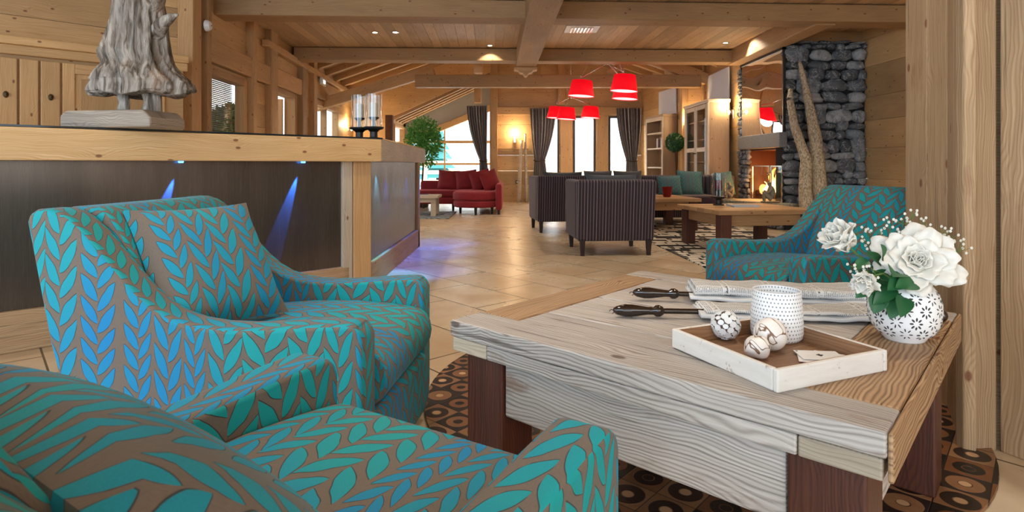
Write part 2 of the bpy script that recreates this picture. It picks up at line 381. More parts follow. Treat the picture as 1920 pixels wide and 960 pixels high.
def glass(name, col, mixf=.88, rough=.03):
    g = G(name); a = g.n('BsdfTransparent'); g.L(col, a.inputs[0]); b = g.n('BsdfGlossy'); b.inputs['Roughness'].default_value = rough
    lw = g.n('LayerWeight'); lw.inputs[0].default_value = .25
    f = g.m_('MULTIPLY_ADD', g.m_('POWER', lw.outputs['Facing'], 2), .55, 1-mixf-.08, clamp=True)
    m = g.n('MixShader'); g.L(f, m.inputs[0]); g.t.links.new(a.outputs[0], m.inputs[1]); g.t.links.new(b.outputs[0], m.inputs[2]); g.t.links.new(m.outputs[0], g.out.inputs[0]); return g.m
GLASS = glass('clear_glass', (.97, .99, 1)); GLASSC = glass('candle_glass', (.93, .96, .97), .86)
CHROME = plain('chrome', (.75, .75, .75), .18, 1); BLACK = plain('black_metal', (.012, .011, .011), .4)
BRONZE = plain('bronze', c3('4a3c26'), .35, .8)
WHITE = plain('white_plastic', (.8, .8, .8), .4); PLASTER = plain('grey_plaster', c3('b9b8b4'), .9)
LEGD = plain('dark_leg', c3('2a1712'), .4); FRAME = plain('dark_window_frame', c3('2f2a26'), .5)
LED = emis('blue_led', (.05, .25, 1), 9); BULB = emis('lamp_bulb', (1, .86, .62), 25); SPOTE = emis('downlight_glow', (1, .9, .7), 18)
DIFF = emis('shade_diffuser', (1, .93, .88), 1.25)
g = G('red_lampshade'); e = g.n('Emission'); g.L(c3('f00018'), e.inputs[0]); e.inputs[1].default_value = .72
p = g.n('BsdfPrincipled'); p.inputs['Base Color'].default_value = c3('c80012')+(1,); p.inputs['Roughness'].default_value = .8
ad = g.n('AddShader'); g.t.links.new(e.outputs[0], ad.inputs[0]); g.t.links.new(p.outputs[0], ad.inputs[1]); g.t.links.new(ad.outputs[0], g.out.inputs[0]); SHADE = g.m
def stone():
    g = G('river_stone'); r = g.attr(); o = g.obj()
    n = g.noise(o, 9, 6, .65); n2 = g.noise(g.mp(o, (1, 1, 3)), 22, 4, .6)
    c = g.ramp(r, [(0, c3('3c4248')), (.35, c3('5c646b')), (.7, c3('81888e')), (.9, c3('a9acae')), (1, c3('667884'))])
    c = g.mix(g.m_('MULTIPLY', g.ss(n, .4, .7), .7), c, c3('3c4046'))
    vein = g.m_('SUBTRACT', 1, g.ss(g.m_('ABSOLUTE', g.m_('SUBTRACT', g.noise(o, 5, 5, .6, 1.5), .5)), .0, .02))
    c = g.mix(g.m_('MULTIPLY', vein, .65), c, c3('c9cbcb'))
    c = g.mix(g.m_('MULTIPLY', g.ss(n2, .58, .72), .4), c, c3('a3a6a8'))
    return g.done(c, .55, 0, g.bump(g.m_('ADD', n, n2), .5, .01))
STONE = stone()
MORTAR = plain('dark_mortar', c3('1e1f21'), .95)
g = G('granite'); n = g.ss(g.noise(g.obj(), 90, 3, .8), .42, .6); n2 = g.noise(g.obj(), 6, 3); GRAN = g.done(g.mix(n2, g.mix(n, c3('4c4d4e'), c3('9b9a97')), c3('7d7c7a')), .6, 0, g.bump(n, .3, .002))
g = G('hearth_slab'); n = g.ss(g.noise(g.obj(), 60, 4, .8), .4, .62); HEARTH = g.done(g.mix(n, c3('7d7a64'), c3('bcb69c')), .75, 0, g.bump(n, .5, .004))
g = G('rippled_mirror'); w = g.noise(g.mp(g.obj(), (1, .9, 1.7)), 1.0, 0, .3, .3); MIRROR = g.done((.92, .92, .92), .012, 1, g.bump(w, .5, .06))
g = G('rusty_firebox'); n = g.noise(g.mp(g.obj(), (1, 4, 1)), 3, 4); RUST = g.done(g.mix(n, c3('3a1e12'), c3('6b3a22')), .55, .1)
def fire():
    g = G('flame'); x, y, z = g.sep(g.obj())
    n = g.noise(g.mp(g.obj(), (9, 9, 4)), 1.3, 3, .6)
    h = g.m_('ADD', g.m_('MULTIPLY', z, 1.5), g.m_('MULTIPLY_ADD', n, .7, -.35))
    c = g.ramp(h, [(.0, (1, .72, .32)), (.35, (1, .42, .08)), (.7, (.9, .13, .01)), (1, (.4, .03, .0))])
    e = g.n('Emission'); g.L(c, e.inputs[0]); g.L(g.m_('MULTIPLY_ADD', g.m_('SUBTRACT', 1, h, clamp=True), 14, 1.2), e.inputs[1])
    g.t.links.new(e.outputs[0], g.out.inputs[0]); return g.m
FIRE = fire()
g = G('tree_bark'); n = g.noise(g.mp(g.obj(), (1, 1, .5)), 60, 4, .7); n2 = g.noise(g.obj(), 8, 3); BARK = g.done(g.mix(g.ss(n, .38, .6), g.mix(n2, c3('7d6850'), c3('a08a6c')), c3('d2c2a4')), .85, 0, g.bump(n, .9, .01))
g = G('dark_bark'); n = g.noise(g.mp(g.obj(), (1, 1, .4)), 26, 4, .7); DBARK = g.done(g.mix(n, c3('2a150c'), c3('6d4028')), .85, 0, g.bump(n, .9, .02))
def drift():
    g = G('silver_driftwood'); o = g.obj(); x, y, z = g.sep(o)
    wv = g.noise(o, 3.5, 2)
    a = g.comb(g.m_('MULTIPLY_ADD', wv, 1.2, g.m_('MULTIPLY', x, 9)), g.m_('MULTIPLY', y, 9), g.m_('MULTIPLY', z, 1.0))
    n = g.noise(a, 3.4, 6, .62, .4); n2 = g.noise(o, 3, 3)
    c = g.ramp(n, [(.30, c3('1d1713')), (.42, c3('6a5d50')), (.54, c3('a1968a')), (.74, c3('d0c8be'))])
    c = g.mix(g.m_('MULTIPLY', g.ss(n2, .52, .68), .45), c, c3('a57b58'))
    return g.done(c, .75, 0, g.bump(n, 1.0, .03))
DRIFT = drift()
g = G('white_ceramic'); WCER = g.done((.86, .86, .85), .28, 0, Subsurface_Weight=0.0)
g = G('dotted_ceramic'); x, y, _ = g.sep(g.uv())
a = g.m_('MULTIPLY', x, 44); b = g.m_('MULTIPLY', y, 13); row = g.m_('FLOOR', b); fa = g.m_('SUBTRACT', g.m_('FRACT', g.m_('MULTIPLY_ADD', row, .5, a)), .5); fb = g.m_('SUBTRACT', g.m_('FRACT', b), .5)
d = g.m_('SQRT', g.m_('ADD', g.m_('MULTIPLY', fa, fa), g.m_('MULTIPLY', fb, fb))); dm = g.ss(d, .17, .25)
DOTC = g.done(g.mix(dm, c3('8f9499'), (.88, .88, .87)), .4, 0, g.bump(dm, .6, .003))
HOLE_SHADE = plain('cutout_shadow', (.05, .05, .055), .8)
g = G('petal'); n = g.noise(g.obj(), 25, 3); PETAL = g.done(g.mix(n, c3('d9d4c6'), c3('eeebe2')), .6, 0, g.bump(n, .15, .003))
def leafm(n_, a, b):
    g = G(n_); n = g.noise(g.obj(), 12, 3); return g.done(g.mix(n, a, b), .45, 0, None, Transmission_Weight=0)
LEAF = leafm('rose_leaf', c3('123f1f'), c3('2c7040')); FICUS = leafm('ficus_leaf', c3('2f7a2e'), c3('7cc45a')); BUSH = leafm('dark_box_leaf', c3('123a1c'), c3('2d6a38'))
STEMG = plain('stem_green', c3('5d7a3a'), .6)
def paper():
    g = G('newsprint'); x, y, _ = g.sep(g.uv())            # u along the sheet, v across, in metres
    ln = g.m_('FRACT', g.m_('MULTIPLY', x, 190)); l = g.m_('GREATER_THAN', ln, .5)
    wd_ = g.m_('GREATER_THAN', g.noise(g.comb(g.m_('FLOOR', g.m_('MULTIPLY', x, 190)), g.m_('MULTIPLY', y, 330), 0), 1, 1), .43)
    colm = g.m_('FRACT', g.m_('MULTIPLY', y, 21)); gap = g.m_('GREATER_THAN', colm, .12)
    blk = g.m_('FRACT', g.m_('MULTIPLY', x, 7.3)); art = g.m_('GREATER_THAN', blk, .16)
    hd = g.m_('MULTIPLY', g.m_('SUBTRACT', 1, art), g.m_('GREATER_THAN', g.noise(g.comb(g.m_('MULTIPLY', x, 60), g.m_('MULTIPLY', y, 220), 0), 1, 2), .55))
    hd = g.m_('MULTIPLY', hd, g.m_('MULTIPLY', g.m_('GREATER_THAN', blk, .04), g.m_('LESS_THAN', blk, .12)))
    t = g.m_('MULTIPLY', g.m_('MULTIPLY', l, wd_), g.m_('MULTIPLY', gap, art))
    ink = g.m_('MAXIMUM', g.m_('MULTIPLY', t, .62), g.m_('MULTIPLY', hd, .85))
    return g.done(g.mix(ink, c3('dcdcda'), c3('2b2b2e')), .8)
NEWS = paper(); PAPERP = plain('plain_paper', c3('d9dbdc'), .8)
g = G('whitewashed_tray'); x, y, _ = g.sep(g.uv()); n = g.noise(g.comb(g.m_('MULTIPLY', x, 9), g.m_('MULTIPLY', y, 60), 0), 1, 4, .7); n2 = g.noise(g.obj(), 30, 4, .7)
WASH = g.done(g.mix(g.ss(n2, .60, .72), g.mix(n, c3('cfc8bd'), c3('ebe8e2')), c3('8b735b')), .6, 0, g.bump(n, .3, .002))
TRAYW = wood('tray_inside', c3('a9805c'), c3('8d6545'), c3('5e3f28'), None)
TURN = plain('turned_dark_handle', c3('1e0e08'), .12, 0, Coat_Weight=.6)
g = G('split_shell'); n = g.ss(g.noise(g.obj(), 13, 2, .5, 1.2), .49, .50); n3 = g.ss(g.m_('ABSOLUTE', g.m_('SUBTRACT', g.noise(g.obj(), 16, 2, .4, .8), .5)), .006, .018); SHELL = g.done(g.mix(n3, c3('7a5638'), c3('ece6de')), .4)
SHELLW = plain('shell_chip', c3('e6e6e4'), .3); SHELLB = plain('shell_core', c3('5a4231'), .6)
CARD = plain('card_face', (.85, .84, .82), .4); CARDR = plain('card_red', c3('b8213a'), .5); CARDB = plain('card_blue', c3('4a5f9a'), .5); INK = plain('ink', (.01, .01, .01), .5)
CURT = None
g = G('curtain_silk'); x, y, _ = g.sep(g.uv()); f = g.m_('ABSOLUTE', g.m_('SUBTRACT', g.m_('FRACT', g.m_('MULTIPLY', x, 14)), .5)); l = g.m_('SUBTRACT', 1, g.ss(f, .06, .12)); n = g.ss(g.noise(g.comb(g.m_('MULTIPLY', x, 60), g.m_('MULTIPLY', y, 30), 0), 1, 3), .52, .6)
CURT = g.done(g.mix(g.m_('MULTIPLY', l, .8), g.mix(g.m_('MULTIPLY', n, .5), c3('3f3a3a'), c3('7d5c54')), c3('d5d0cc')), .4, Sheen_Weight=.3)
CANDLE = plain('ivory_wax', c3('e6d2bd'), .6); RCANDLE = plain('red_wax', c3('6d1024'), .5)
CERD = plain('dark_red_ceramic', c3('7a0a12'), .3); SCULP = plain('stone_figure', c3('8d8470'), .85)
SNOW = plain('snow', (.85, .9, .95), .8); OUTW = plain('terrace_boards', c3('d8c2a2'), .8); TEAL = plain('far_tree', c3('5aa9a4'), .9); REDP = plain('red_parasol', c3('a8192e'), .8)
BLIND = plain('slat_blind', c3('8d7c5c'), .6); BLINDW = plain('white_roller_blind', c3('d3dae4'), .8)  # slats coloured darker, their backlit shade is in the colour
EXITM = plain('exit_sign_plastic', c3('e6ece0'), .4)
# ------------------------------------------------------------------ the room
mb = MB(); mb.box(-6.5, 6.5, -3, 17.2, -.05, 0); struct(mb.build('floor', TILE), 'large pale limestone tiles laid diagonally')

def plank_wall(name, p0, p1, z0, z1, ops=(), th=.12, hs=(.21,), mat=None, vertical=False, ztop=None):
    d = Vector((p1[0]-p0[0], p1[1]-p0[1])); L = d.length; mb = MB()
    def put(a, b, c, e):
        if b-a > .004 and e-c > .004: mb.box(a, b, 0, th, c, e, g=2 if vertical else 0, rnd=rr)
    if vertical:
        s = 0; i = 0
        while s < L:
            e = min(L, s+hs[i % len(hs)]); i += 1; rr = random.random()
            put(s+.002, e-.002, z0, z1); s = e
    else:
        z = z0; i = 0
        while z < z1:
            e = min(z1, z+hs[i % len(hs)]); i += 1
            rr0 = random.random()
            cuts = sorted({z+.003, e-.001}|{q for o in ops for q in (o[2], o[3]) if z+.003 < q < e-.001})
            for c, f in zip(cuts, cuts[1:]):
                m = (c+f)/2; xs = 0
                for o in sorted(ops):
                    if o[2] < m < o[3]:
                        rr = rr0; put(xs, o[0], c, f); xs = o[1]
                rr = rr0; put(xs, L, c, f)
            z = e
    mb.box(0, L, th, th+.02, z0, z0+.02)
    o = mb.build(name, mat or W_PINE, loc=(p0[0], p0[1], 0), rz=math.atan2(d.y, d.x))
    return struct(o)
NT = [0]
def trim(mb, mat=None, bevel=.012, loc=None, rz=0, name=None, label=None):
    NT[0] += 1
    return struct(mb.build(name or 'trim_%d' % NT[0], mat or W_BEAM, bevel=bevel, loc=loc, rz=rz), label)
def beam(p0, p1, w, h, mat=None, bevel=.012, label=None, dz=0):   # p = centre of the bottom face
    p0 = Vector(p0); p1 = Vector(p1); d = p1-p0; L = d.length
    mb = MB(); mb.box(0, L, -w/2, w/2, 0, h, g=0)
    o = trim(mb, mat, bevel, label=label); o.location = p0
    o.rotation_euler = (0, -math.asin(d.z/L), math.atan2(d.y, d.x)); return o
def post(x, y, w, d, z0, z1, rz=0, mat=None, label=None):
    mb = MB(); mb.box(-w/2, w/2, -d/2, d/2, z0, z1, g=2); return trim(mb, mat, .012, (x, y, 0), rz, label=label)
def window(n, p0, p1, s0, s1, z0, z1, fr=.07, mat=None, th=.1, muntins=(), mz=(), dark=False, label=None):
    d = Vector((p1[0]-p0[0], p1[1]-p0[1])); rz = math.atan2(d.y, d.x)
    mb = MB()
    mb.box(s0, s0+fr, -.03, th, z0, z1, g=2); mb.box(s1-fr, s1, -.03, th, z0, z1, g=2)
    mb.box(s0+fr, s1-fr, -.03, th, z1-fr, z1, g=0); mb.box(s0+fr, s1-fr, -.03, th, z0, z0+fr, g=0)
    for q in muntins: mb.box(q-.03, q+.03, -.02, th, z0+fr, z1-fr, g=2)
    for q in mz: mb.box(s0+fr, s1-fr, -.02, th*.7, q-.025, q+.025, g=0)
    f = struct(mb.build('window_%d' % n, mat or W_BEAM, bevel=.006, loc=(p0[0], p0[1], 0), rz=rz), label)
    g_ = MB(); g_.box(s0+fr, s1-fr, .05, .056, z0+fr, z1-fr); g_.build('pane', GLASS, f)
    return f

# left walls ---------------------------------------------------------------
LA = (-3.40, 6.2); LB = (-4.07, 15.5)
LD = Vector((LB[0]-LA[0], LB[1]-LA[1])); LL = LD.length; LRZ = math.atan2(LD.y, LD.x); ld = LD/LL
def onL(s, off=0): return (LA[0]+ld.x*s+ld.y*off, LA[1]+ld.y*s-ld.x*off)      # off > 0 into the room
plank_wall('wall_left', LA, LB, 0, 2.9, [(.42, 1.62, .95, 2.06), (2.70, 3.86, .02, 2.12), (5.1, 7.1, .02, 2.2)], hs=(.30, .27, .33))
window(1, LA, LB, .42, 1.62, .95, 2.06, .09, label='window beside the counter with slatted blind and a bush outside')
window(2, LA, LB, 5.1, 7.1, .02, 2.2, .1, muntins=(6.0,), label='far glazed door in the left wall')
# open doorway (door leaf standing ajar with a louvre)
mb = MB(); mb.box(2.70, 2.78, -.02, .16, 0, 2.14, g=2); mb.box(3.80, 3.9, -.02, .16, 0, 2.14, g=2); mb.box(2.78, 3.80, -.02, .16, 2.06, 2.14, g=0)
dr = struct(mb.build('door_1', W_BEAM, bevel=.006, loc=(LA[0], LA[1], 0), rz=LRZ), 'open doorway in the left wall')
mb = MB(); mb.box(3.73, 3.78, .17, .60, 0, 2.04, g=2); mb.build('door_leaf', W_BEAM, dr, bevel=.006)
mb = MB()
for i in range(26): mb.box(3.70, 3.73, .62, .80, .5+i*.05, .525+i*.05)
mb.build('louvre', BLACK, dr)
for s, w in ((.02, .2), (.33, .1), (2.52, .28), (4.12, .26), (4.85, .24), (1.72, .12)):
    x, y = onL(s, .02); post(x, y, w, .16, 0, 2.9, LRZ)
for s0, s1, z, h in ((.4, 2.4, 2.1, .26), (2.62, 4.05, 2.14, .26), (4.9, 7.2, 2.22, .32)):
    a = onL(s0, .05); b = onL(s1, .05); beam((a[0], a[1], z), (b[0], b[1], z), .06, h)
for s0, s1 in ((2.2, 9.3),):
    a = onL(s0, .06); b = onL(s1, .06); beam((a[0], a[1], 2.62), (b[0], b[1], 2.62), .1, .1)
CA = (-5.6, 4.0); CB = (-3.40, 6.2)
plank_wall('wall_back_left', CA, CB, 0, 2.9, hs=(.34, .3), label=None) if False else plank_wall('wall_back_left', CA, CB, 0, 2.9, hs=(.34, .3))
# slatted blind outside window 1
bl = thing('slatted_blind', 'cream slatted blind hanging behind the window beside the smoke detector', 'blind', (LA[0], LA[1], 0), LRZ)
mb = MB()
for i in range(44): mb.box(.5, 1.54, .135, .165, 1.02+i*.0235, 1.029+i*.0235)
mb.build('slats', BLIND, bl)
mb = MB(); mb.box(.5, 1.54, .13, .16, 2.0, 2.03); mb.build('head_rail', BLIND, bl)
mb = MB()
for q in (.7, 1.0, 1.33): mb.tube([(q, .143, 1.0), (q, .143, 2.02)], .0015, 4)
mb.build('cord', BLACK, bl)

# back wall and the bay -----------------------------------------------------
BY = 15.1
plank_wall('wall_back', (-.56, BY), (3.95, BY), 0, 4.6, [(1.2, 1.76, .05, 2.17), (2.12, 2.68, .05, 2.17), (3.02, 3.62, .05, 2.17)], hs=(.42, .36, .4))
window(3, (-.56, BY), (0, BY), 1.2, 1.76, .05, 2.17, .045, FRAME, label='narrow tall window behind the left curtain of the pair')
window(4, (-.56, BY), (0, BY), 2.12, 2.68, .05, 2.17, .045, FRAME, label='tall window in the middle of the back wall')
window(5, (-.56, BY), (0, BY), 3.02, 3.62, .05, 2.17, .045, FRAME, label='tall window half behind the right curtain')
plank_wall('wall_back_far_left', (-4.2, BY), (-3.07, BY), 0, 3.1, hs=(.4,))
mb = MB(); mb.extrude([(-3.15, 2.10), (-.50, 3.32), (-.50, 4.2), (-4.2, 3.2), (-4.2, 2.10)], BY-.02, BY+.1)
o = mb.build('wall_back_gable', W_PINE); struct(o)
mb = MB(); z = 0
mb.box(-3.17, -3.05, BY+.1, 15.3, 0, 2.1, g=2); mb.box(-3.17, -3.05, 15.3, 16.9, 0, .5, g=1); mb.box(-3.17, -3.05, 16.7, 17.05, .5, 2.1, g=2); mb.box(-3.17, -3.05, BY+.1, 17.05, 2.0, 2.3, g=1)
struct(mb.build('wall_bay_left', W_PINE))
window(6, (-3.05, 15.3), (-3.05, 17), 0, 1.4, .5, 2.0, .07, mz=(1.45,), label='side window of the bay left of the ficus')
mb = MB(); mb.box(-.56, -.44, BY+.1, 17.05, 0, 3.4, g=1); struct(mb.build('wall_bay_right', W_PINE))
# bay end: glazing under a sloping beam, grey plaster above
mb = MB(); mb.extrude([(-3.15, 1.55), (-.5, 2.62), (-.5, 3.5), (-3.15, 2.4)], 17.0, 17.1); struct(mb.build('wall_bay_end', PLASTER))
beam((-3.2, 16.94, 1.42), (-.45, 16.94, 2.53), .14, .18)
mb = MB(); mb.box(-3.05, -.56, 16.98, 17.04, 1.55, 1.63, g=0); mb.box(-3.05, -.56, 16.98, 17.04, .93, .99, g=0)
mb.box(-3.05, -2.97, 16.98, 17.05, 0, 1.6, g=2); mb.box(-.64, -.56, 16.98, 17.05, 0, 2.5, g=2); mb.box(-3.0, -.6, 16.98, 17.05, 0, .06, g=0); mb.box(-1.95, -1.91, 16.99, 17.03, 0, 1.95, g=2)
f = struct(mb.build('window_7', W_BEAM, bevel=.005), 'large bay glazing under a sloping beam')
mb = MB(); mb.extrude([(-2.97, .06), (-.64, .06), (-.64, 2.42), (-2.97, 1.5)], 17.0, 17.005); mb.build('pane', GLASS, f)
# bay roof boards and rafters
mb = MB(); mb.extrude([(-3.4, 2.12), (-.4, 3.5), (-.4, 3.54), (-3.4, 2.16)], 15.22, 17.1); struct(mb.build('ceiling_bay', W_CEIL))
for i in range(4):
    y = 15.2+i*.42; beam((-3.35, y, 1.93), (-.5, y, 3.24), .10, .13)
# right walls ---------------------------------------------------------------
plank_wall('wall_right_far', (3.29, 15.1), (3.62, 12.45), 0, 4.2, hs=(.4, .36))
plank_wall('wall_right_step', (3.62, 12.45), (3.96, 12.45), 0, 4.2, hs=(.4, .36))
plank_wall('wall_right_middle', (3.96, 12.45), (3.99, 10.3), 0, 4.0, hs=(.38, .42))
plank_wall('wall_right', (5.16, 8.75), (5.30, -3), 0, 2.95, hs=(.40, .34, .44))
post(3.60, 12.42, .12, .16, 0, 3.2); post(3.95, 12.15, .1, .1, 0, 3.2); post(3.60, 13.9, .12, .12, 0, 3.2) if False else None
mb = MB(); mb.box(-.6, .6, 0, .02, 1.72, 2.72); tag(mb.build('roller_blind', BLINDW, loc=(3.935, 11.35, 0), rz=R(-91)), 'white roller blind above the glazed cabinet, right of its twin', 'blind', 'white blinds over the cabinets')
mb = MB(); mb.box(-.5, .5, 0, .02, 2.05, 2.62); tag(mb.build('roller_blind', BLINDW, loc=(3.475, 13.3, 0), rz=R(-83)), 'white roller blind above the open bookcase, left of its twin', 'blind', 'white blinds over the cabinets')

# ceilings ------------------------------------------------------------------
mb = MB(); x = -6.0; i = 0
while x < 5.6:
    w = (.13, .16, .145)[i % 3]; i += 1
    mb.box(x+.0015, x+w-.0015, -3, 10.25, 2.9, 2.93, g=1); x += w
struct(mb.build('ceiling', W_CEIL, rz=R(2.2)))
mb = MB(); mb.box(-6.5, 6.5, -3.2, 10.25, 2.935, 2.95); struct(mb.build('ceiling_backing', W_CEIL))
RX, RZ_ = .15, 4.30                                     # ridge
def roof(name, x0, z0, x1, z1):
    mb = MB(); n = 22
    y = 10.2; 
    while y < 15.4:
        mb.add([(x0, y+.002, z0), (x1, y+.002, z1), (x1, y+.158, z1), (x0, y+.158, z0), (x0, y+.002, z0+.05), (x1, y+.002, z1+.05), (x1, y+.158, z1+.05), (x0, y+.158, z0+.05)],
               [(0, 1, 2, 3), (7, 6, 5, 4), (0, 4, 5, 1), (3, 2, 6, 7)], [[(0, y), (4, y), (4, y+.15), (0, y+.15)]]*4); y += .16
    struct(mb.build(name, W_CEIL))
roof('ceiling_left_slope', -4.4, 2.68, RX, RZ_); roof('ceiling_right_slope', 4.6, 2.74, RX, RZ_)
mb = MB(); mb.extrude([(-4.6, 2.9), (5.4, 2.9), (5.4, 3.0), (RX, 4.6), (-4.6, 2.95)], 10.05, 10.15); struct(mb.build('wall_sky_block', W_PINE))  # unseen closure added above the cross beam to keep sky light out
for i in range(7):
    y = 10.75+i*.72
    beam((-4.05, y, 2.68), (RX, y, RZ_-.16), .10, .15)
    beam((4.3, y, 2.72), (RX, y, RZ_-.16), .10, .15)
# cross beams (slightly turned), ridge and side beams
beam((-3.55, 7.02, 2.68), (5.3, 7.42, 2.68), .34, .21, label='wide cross beam nearest the camera')
beam((-3.62, 9.96, 2.68), (3.92, 10.22, 2.68), .30, .21, label='second cross beam')
beam((.47, 2.0, 2.61), (.235, 10.28, 2.61), .34, .30, label='lengthwise beam with a carved end')
mb = MB(); mb.extrude([(-.2, 0), (.2, 0), (.2, -.04), (.13, -.05), (.1, -.09), (.05, -.1), (.02, -.15), (-.02, -.15), (-.05, -.1), (-.1, -.09), (-.13, -.05), (-.2, -.04)], -.12, .12)
trim(mb, W_BEAM, .008, (.235, 10.24, 2.61), label='carved bracket under the end of the lengthwise beam')
beam((3.86, 7.3, 2.66), (3.86, 10.3, 2.66), .26, .24, label='beam above the fireplace')
beam((4.0, 8.80, 2.745), (5.3, 8.84, 2.745), .2, .16)
beam((-1.95, 12.0, 2.50), (3.8, 12.0, 2.50), .2, .25, label='tie beam of the far truss')
beam((-3.95, 12.0, 2.02), (-1.55, 12.0, 2.76), .18, .22)
beam((.2, 12.0, 3.9), (3.9, 12.0, 2.56), .16, .22); beam((2.0, 12.0, 2.72), (2.85, 12.0, 3.3), .14, .14)
for x in (2.95, 3.25): 
    mb = MB(); mb.ell((x, 11.88, 2.62), (.035, .03, .035), 6, 4); trim(mb, W_BEAM, 0, label='wooden peg in the tie beam')
for x, z in ((-1.62, 2.60), (-1.42, 2.64), (-1.30, 2.58), (-1.05, 2.63)):
    mb = MB(); mb.ell((x, 11.88, z), (.03, .03, .03), 6, 4); trim(mb, W_BEAM, 0, label='wooden peg in the tie beam')
post(-.45, 15.02, .17, .16, 0, 3.9, label='post left of the wall sconce')
post(-.82, 14.2, .17, .17, 2.42, 3.6); post(-.62, 10.9, .16, .16, 2.62, 3.9); post(1.25, 15.02, .18, .14, 2.45, 3.9); post(.55, 13.2, .18, .18, 2.75, 4.0)
for x in (1.83, 2.34, 2.75): pass
post(1.38, 15.05, .30, .1, 0, 2.2); post(2.29, 15.05, .3, .1, 0, 2.2)
beam((-.4, 15.04, 2.20), (3.3, 15.04, 2.20), .1, .2); beam((-.4, 15.05, 1.32), (.42, 15.05, 1.32), .06, .04)
mb = MB(); mb.box(-.4, 3.3, 15.05, 15.1, 0, .12, g=0); struct(mb.build('baseboard_back', W_PINE))

# pillar of weathered boards on the right -----------------------------------
pts = [(1.70, 2.60), (1.665, 2.30), (1.487, 1.955), (1.60, 1.965), (1.612, 1.955), (1.78, 1.62), (1.9, 1.2)]
mb = MB()
def face_boards(a, b, ws, th=.035):
    d = Vector((b[0]-a[0], b[1]-a[1])); L = d.length; rz = math.atan2(d.y, d.x); s = 0; tot = sum(ws)
    for w in ws:
        w = w/tot*L; M = M2(a[0], a[1], 0, rz); mb.box(s+.0012, s+w-.0012, 0, th, 0, 2.9, g=2, M=M); s += w
face_boards((1.722, 2.598), (1.688, 2.30), (1.2, 1)); face_boards((1.688, 2.30), (1.487, 1.955), (1, 1.3)); face_boards((1.487, 1.955), (1.605, 1.962), (1,)); 
o = mb.build('wall_pillar', W_POST, bevel=.005); struct(o, 'weathered board pillar at the right')
mb = MB(); face_boards((1.612, 1.962), (1.86, 1.45), (1, 1.1, 1)); struct(mb.build('wall_pillar_side', W_POST, bevel=.005), 'weathered boards at the right edge')
mb = MB(); mb.prism([(1.75, 2.62), (1.725, 2.31), (1.53, 1.99), (1.66, 1.99), (1.92, 1.46), (2.4, 1.46), (2.4, 2.64)], 0, 2.9); struct(mb.build('wall_pillar_core', W_POST), 'solid body of the pillar')
# ceiling fittings ----------------------------------------------------------
def downlight(x, y, lab):
    t = thing('ceiling_downlight', lab, 'ceiling light', (x, y, 2.9), 0, 'recessed ceiling downlights')
    mb = MB(); mb.lathe([(.055, 0), (.055, -.008), (.035, -.008), (.035, 0)], 20, cap=False); mb.build('trim_ring', CHROME, t, smooth=True, angle=30)
    mb = MB(); mb.lathe([(.034, -.004), (.034, -.001)], 16); mb.build('lens', SPOTE, t)
downlight(-2.02, 8.75, 'left of the two small recessed downlights over the counter bay'); downlight(-1.9, 8.78, '') if False else downlight(-1.72, 8.74, 'right of the two small recessed downlights over the counter bay')
downlight(-.36, 9.72, 'recessed downlight throwing a warm cone on the second cross beam')
downlight(3.42, 9.5, 'recessed downlight near the fireplace beam')
spot('ceiling_downlight', (-.36, 9.72, 2.89), (-.36, 9.9, 2.4), 30, WARM, 95, .3); spot('ceiling_downlight', (3.5, 9.3, 2.88), (4.0, 9.0, 2.2), 30, WARM, 100, .5)
t = thing('ceiling_vent', 'white rectangular ventilation grille with chrome louvres in the ceiling', 'ceiling vent', (1.0, 8.5, 2.9))
mb = MB(); mb.box(-.24, .24, -.22, .22, -.02, 0); mb.build('frame', WHITE, t, bevel=.008)
mb = MB()
for i in range(7): mb.box(-.16+i*.048, -.14+i*.048, -.15, .15, -.035, -.02)
mb.build('louvres', CHROME, t)
x, y = onL(.17, .12); t = thing('smoke_detector', 'round white smoke detector on the wooden post behind the driftwood sculpture', 'smoke detector', (x, y, 2.44), LRZ)
mb = MB(); Mx = Matrix.Rotation(R(90), 4, 'X'); mb.lathe([(.06, 0), (.06, .02), (.045, .05), (.03, .055)], 24, M=Mx); mb.build('housing', WHITE, t, smooth=True, angle=40)
mb = MB(); mb.lathe([(.006, .052), (.006, .062)], 8, M=Mx); mb.build('indicator', CERD, t)
x, y = onL(5.35, .08); t = thing('emergency_light', 'small square emergency light high on the left wall', 'emergency light', (x, y, 2.55), LRZ)
mb = MB(); mb.box(-.17, .17, -.05, 0, -.07, .07); mb.build('housing', EXITM, t, bevel=.01)
mb = MB(); mb.box(-.08, .08, -.056, -.05, -.035, .035); mb.build('diffuser', DIFF, t)
# ------------------------------------------------------------------ reception counter
FA = Vector((-1.2, 4.34)); FB = Vector((-4.2, 1.34))       # front run, 45 degrees
t = thing('reception_counter', 'long wooden reception counter with brushed steel panels and blue lights', 'counter', (-1.2, 4.34, 0), R(225))
